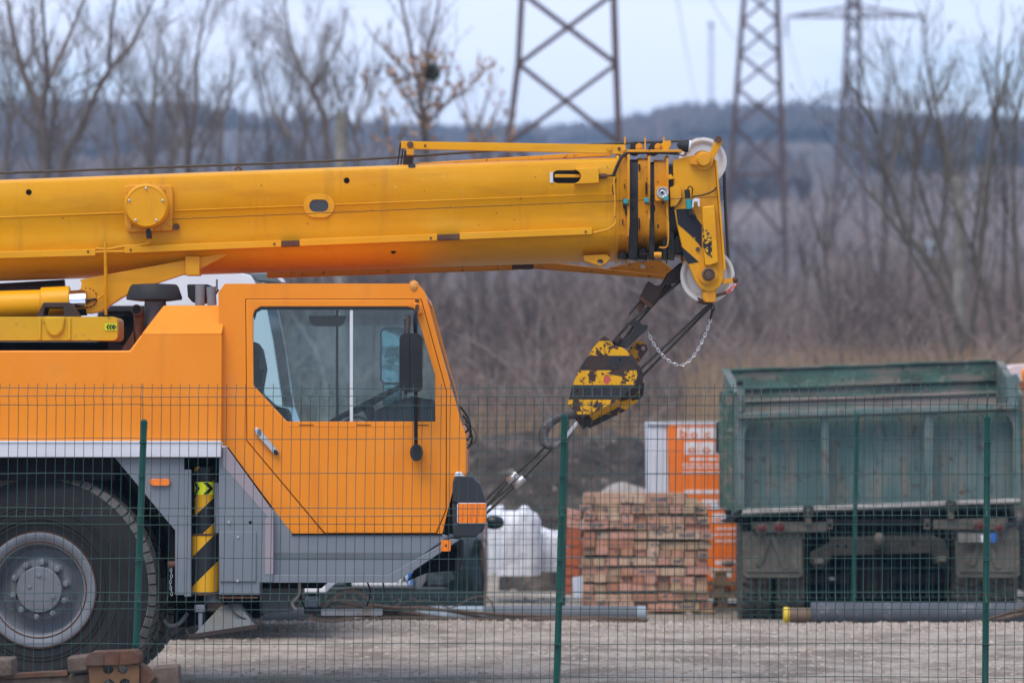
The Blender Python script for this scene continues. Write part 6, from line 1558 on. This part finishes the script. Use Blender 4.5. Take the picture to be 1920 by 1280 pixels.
# ================================================================== white van behind the crane
DV = 36.2
van = thing('white_van', 'tall white van standing behind the crane, seen under the boom', 'van', P(100,1200,DV,1))
vp = [(-330,520),(-300,511),(440,509),(470,516),(496,560),(512,640),(530,760),(545,800),(600,840),(612,1000),(612,1110),(-330,1110)]
M().pp(vp, DV, DV, DV+.06, holes=[rrect(186,576,410,690,16,4)]).ob('side_wall', white_paint, van, .008)
M().pp(vp, DV, DV+1.9, DV+1.96, holes=[rrect(186,576,410,690,16,4)]).ob('side_wall', white_paint, van, .008)
M().pp([(-330,520),(-300,511.5),(440,509.5),(462,514),(462,522),(-330,530)], DV, DV+.061, DV+1.899).ob('roof', white_paint, van, .004)
M().pp([(463,514),(470,517),(496,561),(512,641),(529,760),(524,760),(506,641),(490,563),(463,520)], DV, DV+.061, DV+1.899).ob('windscreen', dark_glass, van, 0)
M().pp([(530,762),(545,801),(600,841),(612,1000),(612,1109),(600,1109),(596,850),(538,806)], DV, DV+.061, DV+1.899).ob('nose', white_paint, van, .004)
M().pp([(-330,532),(-322,532),(-322,1109),(-330,1109)], DV, DV+.061, DV+1.899).ob('rear_wall', white_paint, van, 0)
M().pp([(-322,1000),(590,1000),(590,1020),(-322,1020)], DV, DV+.061, DV+1.899).ob('floor', void, van, 0)
M().pp([(-318,535),(170,535),(170,1000),(-318,1000)], DV, DV+.3, DV+1.7).ob('cargo_wall', white_paint, van, 0)
M().pp([(240,760),(300,560),(330,560),(345,760),(400,770),(400,1000),(240,1000)], DV, DV+.3, DV+1.6).ob('seat_row', grey_dark, van, .03)
for hh in (0,1.9):
    M().pp(rrect(186,576,410,690,16,4), DV, DV+.02+hh, DV+.03+hh).ob('side_window', dark_glass, van, 0)
    M().pp(rrect(183,573,413,693,18,4), DV, DV-.006+hh*1.04, DV+.015+hh, holes=[rrect(190,583,406,686,14,4)]).ob('window_seal', black, van, 0)
M().r(-330,574,184,576,DV,DV-.008,DV+.0).ob('side_crease', grey_paint, van, 0)
M().pp([(466,512),(500,509),(520,512),(530,527),(512,529),(480,526)], DV, DV+.15, DV+.4).ob('roof_lamp', mat('grey_glossy_visor', (.14,.18,.19), .2), van, .012)
M().pp([(508,512),(520,512),(532,527),(527,528)], DV, DV+.145, DV+.39).ob('lamp_edge', white_paint, van, 0)
for a in (290,-200): M().lathe([(.34,0),(.36,.02),(.36,.22),(.34,.24)], (PX(a,DV),DV+.0,gz(PX(a,DV),DV)+.35), (0,1,0), 28).ob('wheel', rubber, van, 0)

# ================================================================== building materials
DQ = 44.2
bs = thing('brick_stack', 'stack of tan and pink bricks on a pallet in the middle of the yard', 'brick stack', P(1215,1150,DQ,.5))
tones = [(.54,.28,.18),(.57,.35,.24),(.45,.21,.13),(.60,.42,.30),(.52,.36,.23),(.42,.26,.17),(.60,.32,.24)]
bmats = [mat('brick_clay', c_, .9, layers=[(9,.45,.7,tuple(v*.78 for v in c_),.8),(13,.58,.64,(.09,.085,.105),.85)], bump=(30,.3,.006)) for c_ in tones]
rb_ = random.Random(12)
bh, bl, bw = .083, .245, .118
stamp_m = mat('blue_grey_stamp', (.13,.12,.14), .9, layers=[(30,.45,.6,(.30,.22,.18),.9)])
def brick_mesh(l_, nm, mt, st=False):
    m = M().box(-l_/2+.003,l_/2-.003,0,bl if l_ < .2 else bw,0,bh-.013); k = len(m.f)
    if st: m.add([(-l_*.32,-.001,.018),(l_*.32,-.001,.018),(l_*.32,-.001,.050),(-l_*.32,-.001,.050)], [(0,1,2,3)])
    me = m.mesh(nm, mt, not st, 0); me.materials.append(stamp_m)
    if st: me.polygons[k].material_index = 1
    return me
hdr = [brick_mesh(bw-.004,'brick',mt) for mt in bmats]; strch = [brick_mesh(bl-.004,'brick',mt) for mt in bmats]
hdr_s = [brick_mesh(bw-.004,'brick',mt,True) for mt in bmats]; strch_s = [brick_mesh(bl-.004,'brick',mt,True) for mt in bmats]
z0 = PZ(1142,DQ); x0 = PX(1091,DQ)
W = [1.21,1.22,1.21,1.20,1.22,1.21,1.21,1.2,1.21,1.22,1.21,1.18,1.02]
for r_ in range(13):
    x_ = x0+rb_.uniform(-.015,.015)+(.0 if r_ < 12 else .0); end = x0+W[r_]
    z_ = z0+r_*bh
    tone = rb_.random()
    while x_ < end-.06:
        h = rb_.random() < (.93 if r_%4 else .45)
        l_ = bw if h or end-x_ < .2 else bl
        ti = min(6,int(rb_.random()*7)) if rb_.random() < .85 else int(tone*6.99)
        sp_ = rb_.random() < .24
        o = bpy.data.objects.new('brick', ((hdr_s if sp_ else hdr) if l_ == bw else (strch_s if sp_ else strch))[ti]); COL.objects.link(o); o.parent = bs
        o.matrix_parent_inverse = Matrix.Translation(-bs.location)
        o.location = (x_+l_/2, DQ+rb_.uniform(-.03,.03), z_+.010*math.sin(x_*3.3+r_*1.9)-.040*(x_-x0)/1.2*(r_/12)+rb_.uniform(-.003,.003)); o.rotation_euler = (0, rb_.uniform(-.03,.03), rb_.uniform(-.05,.05))
        x_ += l_
    # the bricks behind, hidden layers
    o = M().box(x0+.03, x0+W[r_]-.03, DQ+.26, DQ+1.0, z_, z_+bh-.006).ob('brick_layer', bmats[r_%7], bs, 0)
wood = mat('pallet_wood', (.44,.30,.18), .85, layers=[(5,.45,.7,(.22,.15,.09),.8,(1,1,6)),(14,.55,.7,(.14,.10,.07),.7)])
def pallet(label, px, py, D, wpx, tilt=0):
    t_ = thing('wooden_pallet', label, 'pallet', P(px,py,D), 'wooden pallets')
    x = PX(px,D); w_ = L(wpx,D); zt = PZ(py,D)
    for i in range(5): M().box(x-w_/2,x+w_/2,D+i*.2,D+i*.2+.1,zt-.022,zt).ob('deck_board', wood, t_, .002)
    for q in (-.44,0,.44):
        M().box(x+w_*q-.05,x+w_*q+.05,D+.01,D+.9,zt-.10,zt-.0225).ob('block', wood, t_, .002)
    for i in (0,4): M().box(x-w_/2,x+w_/2,D+i*.2,D+i*.2+.1,zt-.122,zt-.1005).ob('base_board', wood, t_, .002)
pallet('wooden pallet under the brick stack', 1216, 1143, DQ, 250)
for i in range(4): pallet(['lowest','second lowest','second highest','topmost'][i]+' wooden pallet of the pile left of the truck tyre', 1352+(i%2)*5-i*1.5, 1141-i*24, 45.6, 150)
tag(M().ball(P(1366,1056,45.7,.1), .045, 8, (1.5,1,.9)).ob('stone_block', soil_pale), 'grey lump lying on top of the pallet pile', 'stone')
# red hollow blocks beside the brick stack
redm = mat('red_clay_block', (.46,.13,.06), .85, layers=[(6,.45,.65,(.36,.09,.045),.8),(12,.58,.68,(.22,.06,.04),.8)], bump=(20,.3,.01))
rs_ = thing('clay_block_stack', 'leaning column of red clay blocks left of the brick stack', 'block stack', P(1075,1120,DQ+.2))
for i in range(9):
    x = PX(1074+rb_.uniform(-5,3)-(5 if i < 4 else 0),DQ); w_ = .075+rb_.uniform(0,.02); z_ = PZ(1116-i*18,DQ)
    m = M().box(-w_,w_,0,.3,0,.08); o = m.ob('clay_block', redm if i < 7 else bmats[6], rs_, .006)
    o.location = (x,DQ+.15,z_); o.rotation_euler = (0,rb_.uniform(-.05,.2),rb_.uniform(-.1,.1))
tag(M().pp([(1073,1082),(1092,1080),(1092,1120),(1075,1121)], DQ-.2, DQ-.22, DQ-.15).ob('pale_board', mat('pale_blue_board', (.55,.60,.68), .6), None, .004), 'small pale blue board standing at the left foot of the bricks', 'board')
# wrapped blocks with printed orange film: two packs stacked
DW = 46.0
film_o = mat('orange_printed_film', (.90,.205,.02), .4, layers=[(3,.45,.7,(.82,.17,.02),.6)], bump=(5,.25,.02), coat=.2)
film_w = mat('white_film', (.68,.69,.73), .45, layers=[(4,.45,.7,(.56,.57,.62),.7,(2,1,.4))], bump=(6,.4,.02))
ink_w = mat('white_print', (.78,.74,.74), .5)
ink_o = mat('orange_print', (.78,.17,.02), .5)
def pack(label, y0, y1, rows_):
    t_ = thing('wrapped_block_pack', label, 'wrapped pack', P(1300,y1,DW), 'orange wrapped packs')
    M().pp([(1251,y0),(1384,y0),(1384,y1),(1256,y1)], DW, DW, DW+1.0).ob('printed_side', film_o, t_, .015)
    M().pp([(1214.5,y0),(1250.6,y0),(1255.6,y1),(1217,y1)], DW, DW+.02, DW+1.0).ob('white_side', film_w, t_, .015)
    M().pp([(1214,y0-2),(1384,y0-3),(1384,y0+4),(1214,y0+4)], DW, DW-.006, DW+1.0).ob('top_fold', film_w, t_, .006)
    for (xa, ya, xb, yb) in rows_: M().r(xa,ya,xb,yb,DW,DW-.004,DW+.002).ob('printed_strip', ink_w, t_, 0)
    return t_
rsp = random.Random(2)
def lines(ys, xa, xb, h):
    out = []
    for y in ys:
        x_ = xa+rsp.uniform(0,10)
        while x_ < xb:
            w_ = rsp.uniform(6,22); out.append((x_,y,min(xb,x_+w_),y+h)); x_ += w_+rsp.uniform(1.2,3)
    return out
up = pack('upper orange wrapped block pack with white printed letters behind the bricks', 792, 945, [(1270,800,1288,822),(1290,800,1315,822),(1317,800,1342,822),(1284,828,1309,852),(1311,828,1341,852),(1343,828,1362,852)]+lines((858,),1284,1362,5)+lines((869,875,884),1278,1362,2.6)+lines((918,),1276,1362,7))
for s_, x_, y_, h in (('b',1273,820,17),('o',1294,820,15),('c',1321,820,15),('o',1290,849,16),('o',1317,849,16)):
    text(s_, x_, y_, DW, DW-.0055, h, ink_o, up, 'printed_letter', 1.25)
lo_ = pack('lower orange wrapped block pack beside the pallet pile', 950, 1120, [(1316,936,1345,955),(1347,936,1364,955),(1336,962,1362,980)]+lines((989,1000,1012),1334,1384,3)+lines((1050,),1336,1384,8)+[(1334,1064,1352,1082),(1354,1064,1372,1082),(1334,1092,1356,1104)])
for s_, x_, y_, h in (('o',1322,953,13),('E',1349,953,13),('o',1341,978,13),('F',1338,1080,12)):
    text(s_, x_, y_, DW, DW-.0055, h, ink_o, lo_, 'printed_letter', 1.2)
# white bulk bags
bag_m = mat('white_woven_plastic', (.70,.71,.74), .6, layers=[(3,.45,.7,(.58,.59,.63),.7),(8,.6,.7,(.45,.44,.43),.5)], bump=(9,.5,.05))
def bag(label, px, y0, y1, wpx, D, seed):
    m = M(); rings = []; rr = random.Random(seed); n = 48
    x = PX(px,D); w_ = L(wpx,D)/2; zb = PZ(y1,D)-.02; zt = PZ(y0,D)
    for i in range(11):
        f = i/10; ring = []
        for j in range(n):
            a = 6.283*j/n; c_, s_ = math.cos(a), math.sin(a)
            e = (abs(c_)**5+abs(s_)**5)**(-1/5)
            k = (.96+.06*math.sin(f*2.6+.3))*(1 if f < .9 else 1-(f-.9)*1.6)
            nn = 1+.05*noise.noise(Vector((c_*2+seed,s_*2,f*3)))+.05*noise.noise(Vector((a*4.5+seed,f*.7,2)))
            ring.append(Vector((x+c_*e*w_*k*nn, D+.5+s_*e*.42*k*nn, zb+(zt-zb)*f+.12*noise.noise(Vector((c_*1.3,s_*1.3,seed)))*f)))
        rings.append(ring)
    top = rings[-1]; cc = sum(top, Vector())/n
    for q_, dz in ((.7,.015),(.35,.02),(.08,.02)): rings.append([cc.lerp(v,q_)+Vector((0,0,dz)) for v in top])
    return tag(M().loft(rings).ob('bulk_bag', bag_m, smooth=60), label, 'bag', 'white bulk bags')
bag('taller white bulk bag right of the crane lamp', 972, 962, 1076, 84, 46.5, 3)
bag('lower white bulk bag half behind the middle fence post', 1036, 1000, 1068, 70, 47.2, 7)
bag('white bulk bag partly hidden by the car mirror', 922, 960, 1074, 50, 46.9, 9)
heap('rubble_heap', 1015, 44.6, 32, 22, .3, soil_pale, 'small pale rubble heap before the white bags', 'rubble', seed=31, rough=.4)
# ================================================================== air
hz = M().box(-1050,1050,-70,2010,-1.2,118).mesh('haze', None)
hm = bpy.data.materials.new('pale_haze'); hm.use_nodes = True
t = hm.node_tree
t.nodes.remove(t.nodes['Principled BSDF'])
pv = t.nodes.new('ShaderNodeVolumePrincipled')
pv.inputs['Color'].default_value = (.46,.70,1.0,1)
pv.inputs['Density'].default_value = .00037
pv.inputs['Anisotropy'].default_value = .0
t.links.new(pv.outputs[0], t.nodes['Material Output'].inputs['Volume'])
hz.materials.append(hm)
kind(link('haze', hz), 'stuff')['label'] = 'pale winter haze over the whole place'
